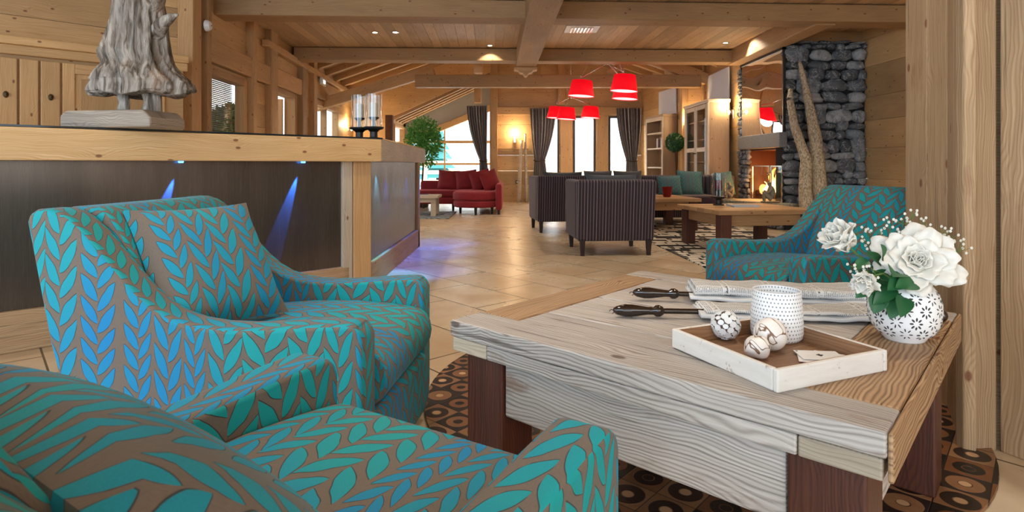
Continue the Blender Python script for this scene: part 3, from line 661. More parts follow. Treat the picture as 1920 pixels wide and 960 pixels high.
# local x runs along the front run away from the corner; local +y faces the room
def q45(x, y): 
    return (x, y)
mb = MB(); mb.box(-.02, 4.3, -.62, .0, .2, .96); mb.build('carcass', W_PINE, t)
mb = MB(); mb.box(.06, 4.3, .0, .006, .21, .97)
o = mb.build('steel_panel', STEEL, t, uvf=lambda c, n: (c.x, c.z))
mb = MB(); mb.box(.0, 4.3, -.03, .03, 0, .21, g=0); mb.build('plinth', W_POST, t, bevel=.008)
mb = MB(); mb.box(-.02, .06, -.04, .03, 0, .97, g=2); mb.build('corner_strip', W_GREY, t, bevel=.005)
mb = MB(); mb.box(-.17, -.025, -.10, .04, 0, .97, g=2); mb.build('corner_post', W_BEAM, t, bevel=.006)
mb = MB(); mb.box(-.21, 4.3, -.05, .12, .97, 1.135, g=0); mb.build('wooden_band', W_PINE, t, bevel=.006)
mb = MB(); mb.prism([(-.22, .115), (4.3, .115), (4.3, -.7), (-.6, -.7)], 1.137, 1.147); mb.build('glass_top', DGLASS, t)
for x in (1.12, .36):
    k = MB(); k.lathe([(.012, .958), (.015, .962), (.015, .969)], 14, M=Matrix.Translation((x, .035, 0))); k.build('blue_light', LED, t)
# side run, along the depth
sd = MB(); Mi = Matrix.Rotation(R(-225), 4, 'Z') @ Matrix.Translation((1.2, -4.34, 0))
sd.box(-1.115, -1.095, 4.5, 6.78, .2, .97, M=Mi); sd.build('steel_panel', STEEL, t, uvf=lambda c, n: (c.x+c.y, c.z))
sd = MB(); sd.box(-1.6, -1.12, 4.6, 6.8, .18, .96, M=Mi, g=1); sd.build('carcass', W_PINE, t)
sd = MB(); sd.box(-1.115, -1.07, 4.5, 6.86, 0, .2, M=Mi, g=1); sd.build('plinth', W_BEAM, t, bevel=.006)
sd = MB(); sd.box(-1.16, -1.07, 6.78, 6.9, 0, .97, M=Mi, g=2); sd.build('end_post', W_BEAM, t, bevel=.006)
sd = MB(); sd.prism([(-.97, 4.42), (-1.08, 7.4), (-1.26, 7.4), (-1.15, 4.42)], .97, 1.135, M=Mi); sd.build('side_band', W_GREY, t, bevel=.006, uvf=lambda c, n: (c.x+c.y, c.z))
sd = MB(); sd.prism([(-.98, 4.42), (-1.09, 7.38), (-1.9, 7.38), (-1.7, 4.42)], 1.137, 1.147, M=Mi); sd.build('glass_top', DGLASS, t)
for x in (1.12, .36):
    p = Matrix.Translation((-1.2, 4.34, 0)) @ Matrix.Rotation(R(225), 4, 'Z')
    a = p @ Vector((x, .026, .95)); b = p @ Vector((x+.17, -.008, .45)); c = p @ Vector((x+.1, .03, .3))
    l = spot('counter_light', a, b, 620, (.02, .15, 1), 15, .5, .004)
for y in (5.1, 6.1, 6.9):
    spot('counter_light', (-1.02, y, .95), (-.98, y+.15, 0), 45, (.02, .10, 1), 70, .7, .01)
spot('counter_light', (-1.04, 4.75, .95), (-1.1, 4.9, .1), 60, (.1, .55, 1), 55, .6, .01)
spot('counter_light', tuple(Matrix.Translation((-1.2, 4.34, 0)) @ Matrix.Rotation(R(225), 4, 'Z') @ Vector((.5, .1, .95))), (-1.3, 4.0, 0), 8, (.03, .12, 1), 60, .7, .01)

# cupboards behind the counter
cw = thing('wall_cupboard', 'tall pine wall cupboard with two brass knobs behind the counter', 'cupboard', (-3.45, 6.15, 0), R(45))
mb = MB(); mb.box(-3.0, -.05, -.3, 0, 0, 1.97); mb.build('carcass', W_PINE, cw)
mb = MB(); mb.box(-3.0, -.02, -.38, 0, 1.95, 2.02, g=0); mb.box(-3.0, -.02, -.35, 0, 1.87, 1.95, g=0); mb.build('cornice', W_PINE, cw, bevel=.01)
sfix = [(-1.47, -1.33), (-1.18, -1.03)]
for a, b, kn in ((-1.475, -1.325, 1), (-1.31, -1.185, 0), (-1.17, -1.035, 1)):
    mb = MB(); mb.box(a, b, -.335, -.30, .1, 1.84, g=2); d = mb.build('door', W_PINE, cw, bevel=.008)
    if kn:
        k = MB(); Mx = Matrix.Translation(((a+b)/2, -.336, 1.53)) @ Matrix.Rotation(R(90), 4, 'X')
        k.lathe([(.0, 0), (.019, 0), (.019, .004), (.008, .006), (.008, .016), (.013, .02), (.012, .028), (0, .03)], 16, M=Mx @ Matrix.Scale(1.5, 4, (0, 1, 0)), cap=False); k.build('knob', BRONZE, d, smooth=True, angle=40)
for a, b in ((-1.02, -.22), (-2.4, -1.5)):
    mb = MB(); mb.box(a, a+.09, -.335, -.3, .1, 1.84, g=2); mb.box(b-.09, b, -.335, -.3, .1, 1.84, g=2); mb.box(a+.09, b-.09, -.335, -.3, 1.75, 1.84, g=0); mb.box(a+.09, b-.09, -.335, -.3, .1, .2, g=0)
    d = mb.build('door', W_PINE, cw, bevel=.006)
    mb = MB(); mb.box(a+.09, b-.09, -.318, -.3, .2, 1.75, g=2); mb.box(a+.13, b-.13, -.326, -.318, .24, 1.71, g=2); mb.build('door_panel', W_PINE, d, bevel=.006)

# ------------------------------------------------------------------ driftwood sculpture on the counter
sc = thing('driftwood_sculpture', 'silvery driftwood stump on two short stems mounted on a rough block', 'sculpture', (-2.13, 3.30, 1.147), R(-9)); sc.scale = (.90, .90, .90)
mb = MB(); mb.extrude([(-.34, 0), (.27, 0), (.27, .06), (.22, .105), (-.30, .105), (-.34, .075)], -.15, .15); mb.build('base_block', wood('rough_block', c3('b3a798'), c3('8d8071'), c3('4f453b'), None, weather=.5, bumpst=.6), sc, bevel=.012)
for x, r in ((-.035, .034), (.165, .055)):
    mb = MB(); mb.tube([(x-.01, 0, .09), (x, .0, .16), (x-.015, 0, .24)], [r*1.1, r*.9, r*1.05], 14); mb.build('stem', DRIFT, sc, smooth=True)
rows = [(.205, -.13, .33), (.215, -.235, .395), (.235, -.255, .41), (.27, -.225, .40), (.31, -.185, .345), (.35, -.15, .30), (.40, -.115, .27), (.44, -.14, .26), (.47, -.15, .25), (.54, -.125, .245), (.62, -.11, .235), (.72, -.10, .22), (.82, -.095, .20), (.92, -.10, .19), (1.02, -.08, .15), (1.08, -.04, .10)]
n = 96; V = []; F = []
for j in range(len(rows)*4-3):
    q = j/4; i = min(int(q), len(rows)-2); w = q-i
    z, a, b = [rows[i][k]*(1-w)+rows[i+1][k]*w for k in range(3)]
    for k in range(n):
        th = 2*math.pi*k/n; cx = (a+b)/2; rx = (b-a)/2; ry = min(rx*.75, .17)
        rid = mn.noise(Vector((math.cos(th)*5+z*1.1, math.sin(th)*5, z*1.6)))*.24+mn.noise(Vector((math.cos(th)*14+z*1.5, math.sin(th)*14, z*2.2)))*.16
        s_ = 1+rid*(1-.4*(z < .3))
        V.append((cx+rx*math.cos(th)*s_, ry*math.sin(th)*s_, z+.012*math.sin(th*5)*(j < 6)))
m = len(rows)*4-3
for j in range(m-1):
    for k in range(n):
        l = (k+1) % n; F.append([j*n+k, j*n+l, (j+1)*n+l, (j+1)*n+k])
F.append(list(range(n-1, -1, -1))); F.append([(m-1)*n+k for k in range(n)])
mb = MB(); mb.add(V, F); 
for pth, rr in (([(.14, 0, .72), (.24, -.05, .82), (.34, -.06, .885), (.42, -.06, .90)], [.075, .05, .03, .004]), ([(.18, 0, .56), (.27, -.05, .63), (.33, -.05, .665), (.38, -.05, .68)], [.06, .04, .026, .003]), ([(-.12, 0, .30), (-.2, -.02, .255), (-.27, -.03, .225)], [.07, .04, .008])):
    P2 = []; R2 = []
    for i in range(len(pth)-1):
        for k in range(4):
            w = k/4; P2.append(Vector(pth[i]).lerp(Vector(pth[i+1]), w)); R2.append(rr[i]*(1-w)+rr[i+1]*w)
    P2.append(Vector(pth[-1])); R2.append(rr[-1]); mb.tube(P2, R2, 14)
mb.build('driftwood_body', DRIFT, sc, smooth=True)

# hurricane candle holders at the end of the counter
def hurricane(x, y, z, lab, s=1, cm=CANDLE, grp=None, ch=.11):
    t = thing('hurricane_candle_holder', lab, 'candle holder', (x, y, z), 0, grp)
    mb = MB(); mb.lathe([(.055, 0), (.055, .012), (.03, .02), (.03, .06), (.045, .075), (.075, .085), (.08, .10), (.02, .10)], 28); mb.build('pedestal', BLACK, t, smooth=True, angle=40)
    mb = MB(); mb.lathe([(.066, .101), (.066, .36), (.063, .36), (.063, .101)], 32, cap=False); mb.build('glass_cylinder', GLASSC, t, smooth=True, angle=40)
    mb = MB(); mb.lathe([(.018, .10), (.012, .15), (.042, .17), (.042, .178)], 24); mb.build('candle_plate', BLACK, t, smooth=True, angle=40)
    mb = MB(); mb.lathe([(.034, .178), (.034, .178+ch), (.03, .182+ch), (.006, .176+ch)], 24); c = mb.build('candle', cm, t, smooth=True, angle=40)
    mb = MB(); mb.tube([(0, 0, .17+ch), (.002, 0, .195+ch)], .0015, 5); mb.build('wick', BLACK, c)
    return t
hurricane(-1.235, 4.80, 1.147, 'left of the two glass hurricane candle holders on the counter end', grp='hurricane candle holders on the counter')
hurricane(-1.10, 4.72, 1.147, 'right of the two glass hurricane candle holders, at the counter corner', grp='hurricane candle holders on the counter')

# ------------------------------------------------------------------ leaf-velvet armchairs
def uvchair(c, n):
    if abs(n.y) > .75: return (c.x+.03, c.z)
    return (c.y+5.03, c.z-c.x)
def arm_profile():
    P = [(-.66, .03), (-.005, .03), (.0, .10), (.0, .475), (-.01, .50), (-.035, .517)]
    P += [(-.14, .512), (-.24, .503), (-.34, .497), (-.43, .498), (-.50, .507), (-.56, .525), (-.61, .552), (-.66, .592), (-.71, .645), (-.76, .70), (-.81, .755), (-.855, .795), (-.885, .812)]
    P += [(-.92, .822), (-.96, .822), (-.985, .808), (-.99, .785), (-.92, .45), (-.85, .2), (-.80, .03)]
    return P
def armchair(lab, x, y, fdir, w=.76, pillow=None):
    # local +x is forward, origin under the middle of the arm fronts
    t = thing('armchair', lab, 'armchair', (x, y, 0), math.atan2(fdir[1], fdir[0]), 'leaf patterned armchairs round the coffee table')
    h = w/2
    for s_ in (1, -1):
        mb = MB(); mb.extrude(arm_profile(), s_*(h-.105) if s_ > 0 else -h, h if s_ > 0 else -(h-.105)); mb.build('arm', FAB, t, smooth=True, bevel=.02, seg=4, uvf=uvchair)
    bk = [(-.72, .36), (-.62, .40), (-.70, .60), (-.80, .775), (-.83, .808), (-.86, .822), (-.95, .822), (-.978, .81), (-.98, .78), (-.91, .45), (-.84, .2)]
    mb = MB(); mb.extrude(bk, -h+.10, h-.10); mb.build('backrest', FAB, t, smooth=True, bevel=.02, seg=4, uvf=uvchair)
    mb = MB(); mb.extrude([(-.75, .03), (.01, .03), (.015, .06), (.015, .235), (-.02, .25), (-.75, .25)], -h+.108, h-.108); mb.build('base', FAB, t, smooth=True, bevel=.015, seg=3, uvf=uvchair)
    # seat cushion, gently crowned
    P = []
    for i in range(9):
        a = -math.pi/2+math.pi*i/8; P.append((-.035+.07*math.cos(a), .335+.083*math.sin(a)))
    P += [(-.12, .428), (-.25, .436), (-.42, .432), (-.62, .415), (-.62, .255)]
    mb = MB(); mb.extrude(P, -h+.112, h-.112); mb.build('seat', FAB, t, smooth=True, bevel=.014, seg=3, uvf=uvchair)
    if pillow: pass
    return t
def cushion_mesh(w, h, th, uvo=0, n=14, pinch=.06):
    mb = MB()
    for sgn in (1, -1):
        def fn(u, v, sgn=sgn):
            x = (u-.5)*2; y = (v-.5)*2; e = max(0, (1-abs(x)**2.6)*(1-abs(y)**2.6))
            px = x*w/2*(1-pinch*(1-abs(y)**1.5)*0-pinch*(1-y*y)*abs(x)**3)
            py = y*h/2*(1-pinch*(1-x*x)*abs(y)**3)
            return (px, sgn*th/2*e**.55, py)
        b = MB(); b.grid(fn, n, n)
        f = b.f if sgn < 0 else [q[::-1] for q in b.f]
        mb.add(b.v, f)
    return mb
def loose_cushion(lab, loc, rz, tilt, roll=0, w=.46, h=.46, th=.16, mat=None, grp=None, name='throw_pillow', cat='cushion'):
    o = cushion_mesh(w, h, th).build(name, mat or FAB, smooth=True, uvf=lambda c, n: (c.x+3.33, c.z))
    o.rotation_euler = (Matrix.Rotation(rz, 3, 'Z') @ Matrix.Rotation(tilt, 3, 'X') @ Matrix.Rotation(roll, 3, 'Y')).to_euler()
    o.location = loc; return tag(o, lab, cat, grp)
armchair('left armchair facing the coffee table, holding a square pillow', -.36, 1.965, (.995, -.10))
armchair('foreground armchair with its back to the camera, seat towards the table', -.149, 1.205, (.52, .854), .78)
armchair('right armchair beyond the coffee table, partly behind the roses', 1.245, 3.12, (-.955, -.297), .76)
loose_cushion('square pillow leaning in the left armchair', (-.985, 1.935, .625), R(-122), R(33), R(0), .42, .44, .15)
loose_cushion('pillow in the foreground armchair, cut by the lower left corner of the photo', (-.39, .63, .575), R(-33), R(44), R(0), .56, .44, .18)
# ------------------------------------------------------------------ big coffee table
TC = ((-.176+1.322)/2, (1.686+1.752)/2); TA = math.atan2(.974-1.686, .617+.176)     # along the near edge
H = .51; s_ = .53
ct = thing('coffee_table', 'large square weathered wood coffee table with rust coloured legs and flowers on top', 'coffee table', (TC[0], TC[1], 0), TA)
mb = MB()
def wob(x0, x1, y0, y1, z0, z1, g): mb.box(x0, x1, y0, y1, z0, z1, g)
wob(-s_, s_, -s_, -s_+.125, H-.045, H, 0); wob(-s_, s_, s_-.12, s_, H-.045, H-.001, 0)
y = -s_+.127; 
for w in (.135, .12, .15, .13, .14, .133):
    e = min(y+w, s_-.122); wob(-s_+.142, s_-.172, y+.001, e-.001, H-.045, H-.001-.002*random.random(), 0); y = e
mb.build('tabletop', W_TOP, ct, bevel=.005, seg=2)
mb = MB(); mb.box(-s_+.002, -s_+.140, -s_+.127, s_-.122, H-.045, H-.001, 1); mb.box(s_-.170, s_-.001, -s_+.127, s_-.122, H-.045, H, 1); mb.box(s_+.0005, s_+.010, -s_+.002, s_-.002, H-.084, H-.001, 1); mb.build('side_board', W_TOPB, ct, bevel=.005)
mb = MB()
for a, b in ((-1, -1), (1, -1), (1, 1), (-1, 1)): pass
mb.box(-s_+.14, s_-.14, -s_+.004, -s_+.10, H-.085, H-.047, 0); mb.box(-s_+.14, s_-.14, s_-.10, s_-.004, H-.085, H-.047, 0)
mb.build('under_rail', W_TOP, ct, bevel=.004)
mb = MB(); mb.box(-s_+.006, -s_+.138, -s_+.004, s_-.004, H-.085, H-.047, 1); mb.box(s_-.138, s_-.006, -s_+.004, s_-.004, H-.085, H-.047, 1); mb.build('under_rail', W_GREY, ct, bevel=.004)
mb = MB(); mb.box(-s_+.17, s_-.17, -s_+.045, -s_+.08, H-.24, H-.087, 0); mb.box(-s_+.17, s_-.17, s_-.08, s_-.045, H-.24, H-.087, 0)
mb.box(-s_+.05, -s_+.085, -s_+.17, s_-.17, H-.24, H-.087, 1); mb.box(s_-.085, s_-.05, -s_+.17, s_-.17, H-.24, H-.087, 1); mb.build('apron', W_TOP, ct, bevel=.005)
for a in (-1, 1):
    for b in (-1, 1):
        mb = MB(); x = a*(s_-.10); y = b*(s_-.10); mb.box(x-.066, x+.066, y-.066, y+.066, .012, H-.086, 2); mb.build('leg', W_LEG, ct, bevel=.006)
Mt = Matrix.Translation((TC[0], TC[1], 0)) @ Matrix.Rotation(TA, 4, 'Z')
# ------------------------------------------------------------------ rugs
mb = MB(); n = 90; mb.prism([(.68+1.03*math.cos(2*math.pi*i/n), 2.45+1.03*math.sin(2*math.pi*i/n)) for i in range(n)], .001, .012)
tag(mb.build('rug', RRUG), 'round leather patchwork rug with dark and tan rings under the coffee table', 'rug')
mb = MB(); mb.box(-.88, .88, -2.2, 2.2, .001, .012); tag(mb.build('rug', WRUG, loc=(2.55, 7.25, 0), rz=R(3)), 'cream and black woven rug under the two far wooden tables', 'rug')
mb = MB(); mb.box(-.75, .75, -.75, .75, .001, .012); tag(mb.build('rug', BRUG, loc=(-1.85, 11.05, 0)), 'small blue-grey rug under the low table by the red sofa', 'rug')

# ------------------------------------------------------------------ tray and what is in it
tr = thing('serving_tray', 'square whitewashed wooden tray holding balls, cards and a dotted cup', 'tray', (.592, 1.345, H), R(23.3))
a = .158; hz = .045
mb = MB()
for k in range(4):
    M = Matrix.Rotation(R(90*k), 4, 'Z'); mb.box(-a, a-.012, -a, -a+.012, 0, hz, 0, M=M)
mb.build('side', WASH, tr, bevel=.003)
mb = MB(); mb.box(-a+.01, a-.01, -a+.01, a-.01, .004, .010, 0); mb.build('bottom_board', TRAYW, tr)
mb = MB()
for k in range(4):
    M = Matrix.Rotation(R(90*k), 4, 'Z'); mb.box(-a+.012, a-.012, -a+.012, -a+.0135, .01, hz-.001, 0, M=M)
mb.build('lining', TRAYW, tr)
Z0 = H+.0105
mb = MB(); x0, y0 = .655, 1.468
prof = [(.0, 0), (.052, 0), (.058, .006), (.061, .02), (.060, .06), (.056, .115), (.0555, .120), (.053, .120), (.053, .112), (.056, .06), (.056, .02), (.05, .008), (0, .006)]
V = []
b = MB(); n = 48; m = len(prof)
for j, (r, z) in enumerate(prof):
    for i in range(n+1): V.append((r*math.cos(2*math.pi*i/n), r*math.sin(2*math.pi*i/n), z))
Fq = []; U = []
for j in range(m-1):
    for i in range(n):
        Fq.append([j*(n+1)+i, j*(n+1)+i+1, (j+1)*(n+1)+i+1, (j+1)*(n+1)+i]); za, zb = prof[j][1]/.12, prof[j+1][1]/.12
        U.append([(i/n, za), ((i+1)/n, za), ((i+1)/n, zb), (i/n, zb)])
mb.add(V, Fq, U); tag(mb.build('dotted_cup', DOTC, smooth=True, angle=50, loc=(x0, y0, Z0)), 'white dotted ceramic tealight cup at the back of the tray', 'tealight cup')
sb = thing('decorative_ball', 'ball covered in white shell chips at the left of the tray', 'decorative ball', (.524, 1.455, Z0+.036), 0, 'decorative balls on the tray')
mb = MB(); mb.ell((0, 0, 0), (.032, .032, .032), 18, 12); mb.build('core', SHELLB, sb, smooth=True)
mb = MB()
for i in range(64):
    z = 1-2*(i+.5)/64; r = math.sqrt(1-z*z); p = i*2.39996; d = Vector((r*math.cos(p), r*math.sin(p), z))
    q = d.to_track_quat('Z', 'Y').to_matrix().to_4x4(); k = .8+.4*random.random()
    pts = [(.0075*k*math.cos(w)*(1+.25*random.random()), .0075*k*math.sin(w), 0) for w in [j*math.pi/3.5 for j in range(7)]]
    mb.prism([(x, y) for x, y, _ in pts], 0, .0018, M=Matrix.Translation(d*.0325) @ q @ Matrix.Rotation(R(12*random.uniform(-1, 1)), 4, 'X'))
mb.build('shell_chips', SHELLW, sb)
mb = MB(); mb.ell((0, 0, 0), (.037, .037, .037), 28, 18, jit=.05); tag(mb.build('decorative_ball', SHELL, smooth=True, loc=(.598, 1.372, Z0+.037)), 'larger white ball with brown cracks in the middle of the tray', 'decorative ball', 'decorative balls on the tray')
mb = MB(); mb.ell((0, 0, 0), (.028, .028, .025), 24, 14, jit=.15, seed=4); o = tag(mb.build('decorative_ball', SHELL, smooth=True, loc=(.545, 1.318, Z0+.023)), 'smallest white cracked ball near the front of the tray', 'decorative ball', 'decorative balls on the tray')
# playing cards
cards = [(.704, 1.285, 14, 0, 'blue-backed playing card at the bottom of the fan on the tray'), (.676, 1.297, -22, 1, 'red-backed playing card under the ace on the tray'), (.712, 1.305, -34, 1, 'playing card peeking out at the right under the ace'), (.684, 1.318, -6, 2, 'ace of spades lying face up on top of the cards')]
for i, (x, y, r, kind, lab) in enumerate(cards):
    t = thing('playing_card', lab, 'playing card', (x, y, Z0+.0012+i*.0012), R(r), 'playing cards on the tray')
    mb = MB(); mb.box(-.046, .046, -.032, .032, 0, .0006); mb.build('card', (CARD if kind == 2 else CARDB if kind == 0 else CARD), t)
    if kind == 2:
        mb = MB(); q = .007
        mb.prism([(0, -q*1.3), (q*.5, -q*.6), (q*1.1, 0), (q*.9, q*.6), (.25*q, q*.4), (q*.4, q*1.2), (-q*.4, q*1.2), (-.25*q, q*.4), (-q*.9, q*.6), (-q*1.1, 0), (-q*.5, -q*.6)], .0006, .0008)
        mb.build('spade_pip', INK, t)
        for u, v in ((-.040, .026), (.040, -.026)): mb = MB(); mb.box(u-.0018, u+.0018, v-.003, v+.003, .0006, .0008); mb.build('corner_index', INK, t)
    elif kind == 1:
        mb = MB(); mb.box(-.0462, .0462, -.0322, .0322, -.0003, .0001); mb.build('card_back', CARDR, t)
        for u, v in ((-.038, .022), (.038, -.022)): mb = MB(); mb.box(u-.003, u+.003, v-.003, v+.003, .0006, .0008); mb.build('corner_index', CARDR, t)

# ------------------------------------------------------------------ newspapers on sticks
def newspaper(lab, p0, p1, a0, a1, w, th, yoff=0, zoff=0, hook=True, hl=.145):
    p0 = Vector(p0); p1 = Vector(p1); d = p1-p0; L = d.length
    t = thing('newspaper_on_stick', lab, 'newspaper', p0, math.atan2(d.y, d.x), 'newspapers on wooden sticks')
    mb = MB(); Mx = Matrix.Rotation(R(90), 4, 'Y')
    k = hl/.145
    mb.lathe([(0, 0), (.006, .001), (.013, .012*k), (.018, .035*k), (.0175, .055*k), (.014, .08*k), (.011, .10*k), (.011, .115*k), (.0165, .122*k), (.017, .132*k), (.012, .142*k), (.008, .145*k)], 24, M=Mx, cap=False); mb.build('handle', TURN, t, smooth=True)
    mb = MB(); mb.tube([(.14*k, 0, 0), (L-.02, 0, 0)], .008, 12); mb.build('stick', TURN, t, smooth=True, angle=40)
    mb = MB(); mb.ell((L-.01, 0, 0), (.019, .019, .019), 16, 10); mb.build('end_knob', TURN, t, smooth=True)
    if hook:
        pts = [(-.004+.006*math.cos(v)*-1, 0, -.004+.006*math.sin(v)) for v in [i*.5 for i in range(10)]]
        mb = MB(); mb.tube(pts, .0012, 5); mb.build('hook', BLACK, t)
    # folded sheets draped over the stick, lying to one side
    def bundle(y0, y1, zc, hh, off, g0=0):
        mb = MB(); V = []; nx = 36; nc = 26
        for i in range(nx+1):
            u = i/nx; x = a0-g0+(a1-a0+2*g0)*u+.0
            for k in range(nc):
                a = 2*math.pi*k/nc; c, s = math.cos(a), math.sin(a)
                yy = (y0+y1)/2+(y1-y0)/2*(abs(c)**.55)*(1 if c > 0 else -1); zz = zc+hh*(abs(s)**.6)*(1 if s > 0 else -1)
                zz += .0022*math.sin(u*15+off+yy*22)+.0012*math.sin(u*41+off)
                V.append((x+.006*math.sin(a+off), yy+.003*math.sin(u*9+off), zz))
        F = [[i*nc+k, i*nc+(k+1) % nc, (i+1)*nc+(k+1) % nc, (i+1)*nc+k] for i in range(nx) for k in range(nc)]
        F += [list(range(nc-1, -1, -1)), [nx*nc+k for k in range(nc)]]
        mb.add(V, F); return mb
    bundle(-.035, w, th*.5, th*.55, 0).build('newspaper_sheet', NEWS, t, smooth=True, angle=60, uvf=lambda c, n: (c.x, c.y-c.z))
    bundle(-.045, w+.012, -.006, .009, 2, .01).build('under_sheets', PAPERP, t, smooth=True, angle=60)
    return t
newspaper('rear newspaper clamped on a dark turned stick, printed side up', (.392, 1.925, H+.024), (1.25, 1.80, H+.03), .19, .80, .12, .030)
newspaper('front newspaper on a dark turned stick, folded under the rear one', (.292, 1.715, H+.018), (1.205, 1.655, H+.02), .255, .80, .085, .012)

# ------------------------------------------------------------------ vase with roses
vx, vy = .985, 1.490
v = thing('flower_vase', 'round white ceramic vase with daisy shaped cutouts near the table corner', 'vase', (vx, vy, H), 0); v.scale = (1, 1, 1.12)
vp = [(0, 0), (.042, 0), (.046, .004), (.050, .010), (.066, .022), (.077, .042), (.081, .065), (.080, .088), (.073, .108), (.060, .124), (.045, .133), (.041, .134), (.041, .128), (.055, .118), (.072, .09), (.074, .05), (.04, .012), (0, .01)]
mb = MB(); mb.lathe(vp, 48, cap=False); mb.build('vase_body', WCER, v, smooth=True, angle=60)
def vr(z):
    for (r0, z0), (r1, z1) in zip(vp[2:11], vp[3:12]):
        if z0 <= z <= z1: return r0+(r1-r0)*(z-z0)/(z1-z0), math.atan2(r0-r1, z1-z0)
    return .04, 0
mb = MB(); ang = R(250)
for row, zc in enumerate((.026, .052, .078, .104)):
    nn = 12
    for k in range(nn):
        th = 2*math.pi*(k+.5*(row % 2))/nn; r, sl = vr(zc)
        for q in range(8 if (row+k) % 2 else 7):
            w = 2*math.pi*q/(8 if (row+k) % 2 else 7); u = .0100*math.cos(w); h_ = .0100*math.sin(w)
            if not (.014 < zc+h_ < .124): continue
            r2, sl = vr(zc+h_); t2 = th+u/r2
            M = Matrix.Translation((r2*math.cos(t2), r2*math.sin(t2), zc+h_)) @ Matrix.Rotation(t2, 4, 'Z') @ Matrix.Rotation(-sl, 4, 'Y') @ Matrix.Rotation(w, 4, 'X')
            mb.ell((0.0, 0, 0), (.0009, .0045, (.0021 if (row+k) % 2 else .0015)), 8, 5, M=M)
mb.build('cutout_shade', HOLE_SHADE, v)  # dark petals laid on the surface paint the shade inside the holes
def petal(mb, R0, L, W, curl, cup, M, n=8):
    def fn(u, v_):
        x = (u-.5)*2; w = W*math.sin(min(1, .12+v_*.95)**.75*math.pi*.78)**.7
        y = x*w; e = v_*L
        edge = (.09*math.sin(x*5+R0*9)+.05*math.sin(x*11+R0*5))*L*v_**3
        out = curl*(v_**2.4)*L+.05*L*math.sin(x*7+R0*4)*v_**2; up = e*(1-.25*v_)+edge*.5-abs(x)**3*.18*L*v_
        return (cup*math.cos(x*1.15)*.9*(.35+.65*math.sin(v_*2.2))+out+(-abs(x)**2*cup*.5), y*math.cos(x*.45), up)
    mb.grid(fn, 12, 10, M=M)
def rose(name, lab, loc, tiltdir, tilt, size, layers):
    t = thing(name, lab, 'rose', loc, 0, 'white roses in the vase')
    q = Matrix.Rotation(tiltdir, 4, 'Z') @ Matrix.Rotation(tilt, 4, 'Y')
    for li, (cnt, L, W, curl, cup, lift) in enumerate(layers):
        mb = MB()
        for k in range(cnt):
            M = q @ Matrix.Rotation(2*math.pi*k/cnt+li*.7+random.uniform(-.15, .15), 4, 'Z') @ Matrix.Translation((0, 0, lift*size)) @ Matrix.Rotation(R(random.uniform(-5, 5)), 4, 'Y')
            petal(mb, k+li, L*size*random.uniform(.93, 1.05), W*size, curl, cup*size, M)
        mb.build('petals', PETAL, t, smooth=True, solid=.0012)
    return t, q
ROSE = [(6, .62, .44, 1.25, .22, -.22), (6, .66, .42, .95, .20, -.12), (6, .60, .38, .62, .18, -.06), (5, .52, .32, .34, .15, 0), (5, .46, .26, .16, .11, .03), (4, .42, .2, .05, .07, .05), (3, .38, .14, 0, .035, .07)]
t, q = rose('rose', 'big fully open white rose above the vase', (1.0, 1.47, H+.195), R(-112), R(62), .108, ROSE)
mb = MB(); mb.tube([(0, .01, -.03), (0, .02, -.08), (-.005, .01, -.15)], .003, 6); mb.build('stem', STEMG, t)
BUD = [(5, .75, .38, .55, .20, -.10), (5, .85, .36, .28, .20, 0), (4, .85, .3, .12, .15, .03), (3, .8, .22, .03, .08, .05)]
t, q = rose('rose', 'half open white rose leaning out to the left', (.845, 1.50, H+.238), R(-165), R(48), .092, BUD)
mb = MB(); mb.tube([(0.01, 0, -.01), (.06, -.0, -.055), (.115, 0, -.10), (.145, -.005, -.15)], .0025, 6); mb.build('stem', STEMG, t)
t, q = rose('rose', 'small drooping white rose hidden under the leaves', (.862, 1.44, H+.165), R(-140), R(118), .062, BUD[:3])
mb = MB(); mb.tube([(0, 0, 0), (.04, 0, .01), (.10, .01, -.03)], .0025, 6); mb.build('stem', STEMG, t)
def leaf(mb, base, dirv, L, W, droop=.3, nrm=(0, 0, 1)):
    d = Vector(dirv).normalized(); s2 = d.cross(Vector(nrm)).normalized(); up = s2.cross(d)
    def fn(u, v_):
        x = (u-.5)*2; w = W*.5*math.sin(v_**.8*math.pi)**.8+.0004
        p = Vector(base)+d*(v_*L)+s2*(x*w)+up*(-droop*L*v_*v_+abs(x)*w*.35)
        return tuple(p)
    mb.grid(fn, 4, 8)
lf = thing('rose_foliage', 'dark green rose leaves spilling over the left side of the vase', 'foliage', (vx, vy, H))
for b, d, L, W, dr_ in (((-.075, -.03, .205), (-.2, -.6, .8), .05, .035, .2), ((-.02, -.07, .155), (-.9, -.5, .1), .06, .045, .3), ((-.085, -.04, .13), (-.5, -.4, -.9), .06, .045, .1), ((-.10, -.02, .20), (-.9, -.3, -.2), .045, .03, .3), ((-.05, -.045, .175), (-.4, -.8, .3), .06, .05, .4), ((-.04, -.03, .15), (-1, -.3, .35), .075, .05, .3), ((-.06, -.03, .17), (-.8, -.5, -.6), .06, .045, .2), ((-.05, -.04, .14), (-.9, -.5, -.3), .07, .04, .4), ((-.05, -.05, .13), (-.5, -.4, -1), .07, .045, .1), ((-.07, -.02, .19), (-.7, -.3, .8), .05, .035, .3), ((-.04, -.06, .12), (-.3, -.5, -.2), .06, .04, .4), ((-.08, -.02, .16), (-1, -.1, -.1), .06, .045, .5), ((-.03, -.05, .16), (-.6, -.6, .1), .07, .05, .5), ((-.09, -.03, .15), (-.9, -.2, -.5), .06, .04, .3)):
    mb = MB(); leaf(mb, b, d, L, W, dr_, (0, -.7, .7)); mb.build('leaf', LEAF, lf, smooth=True)
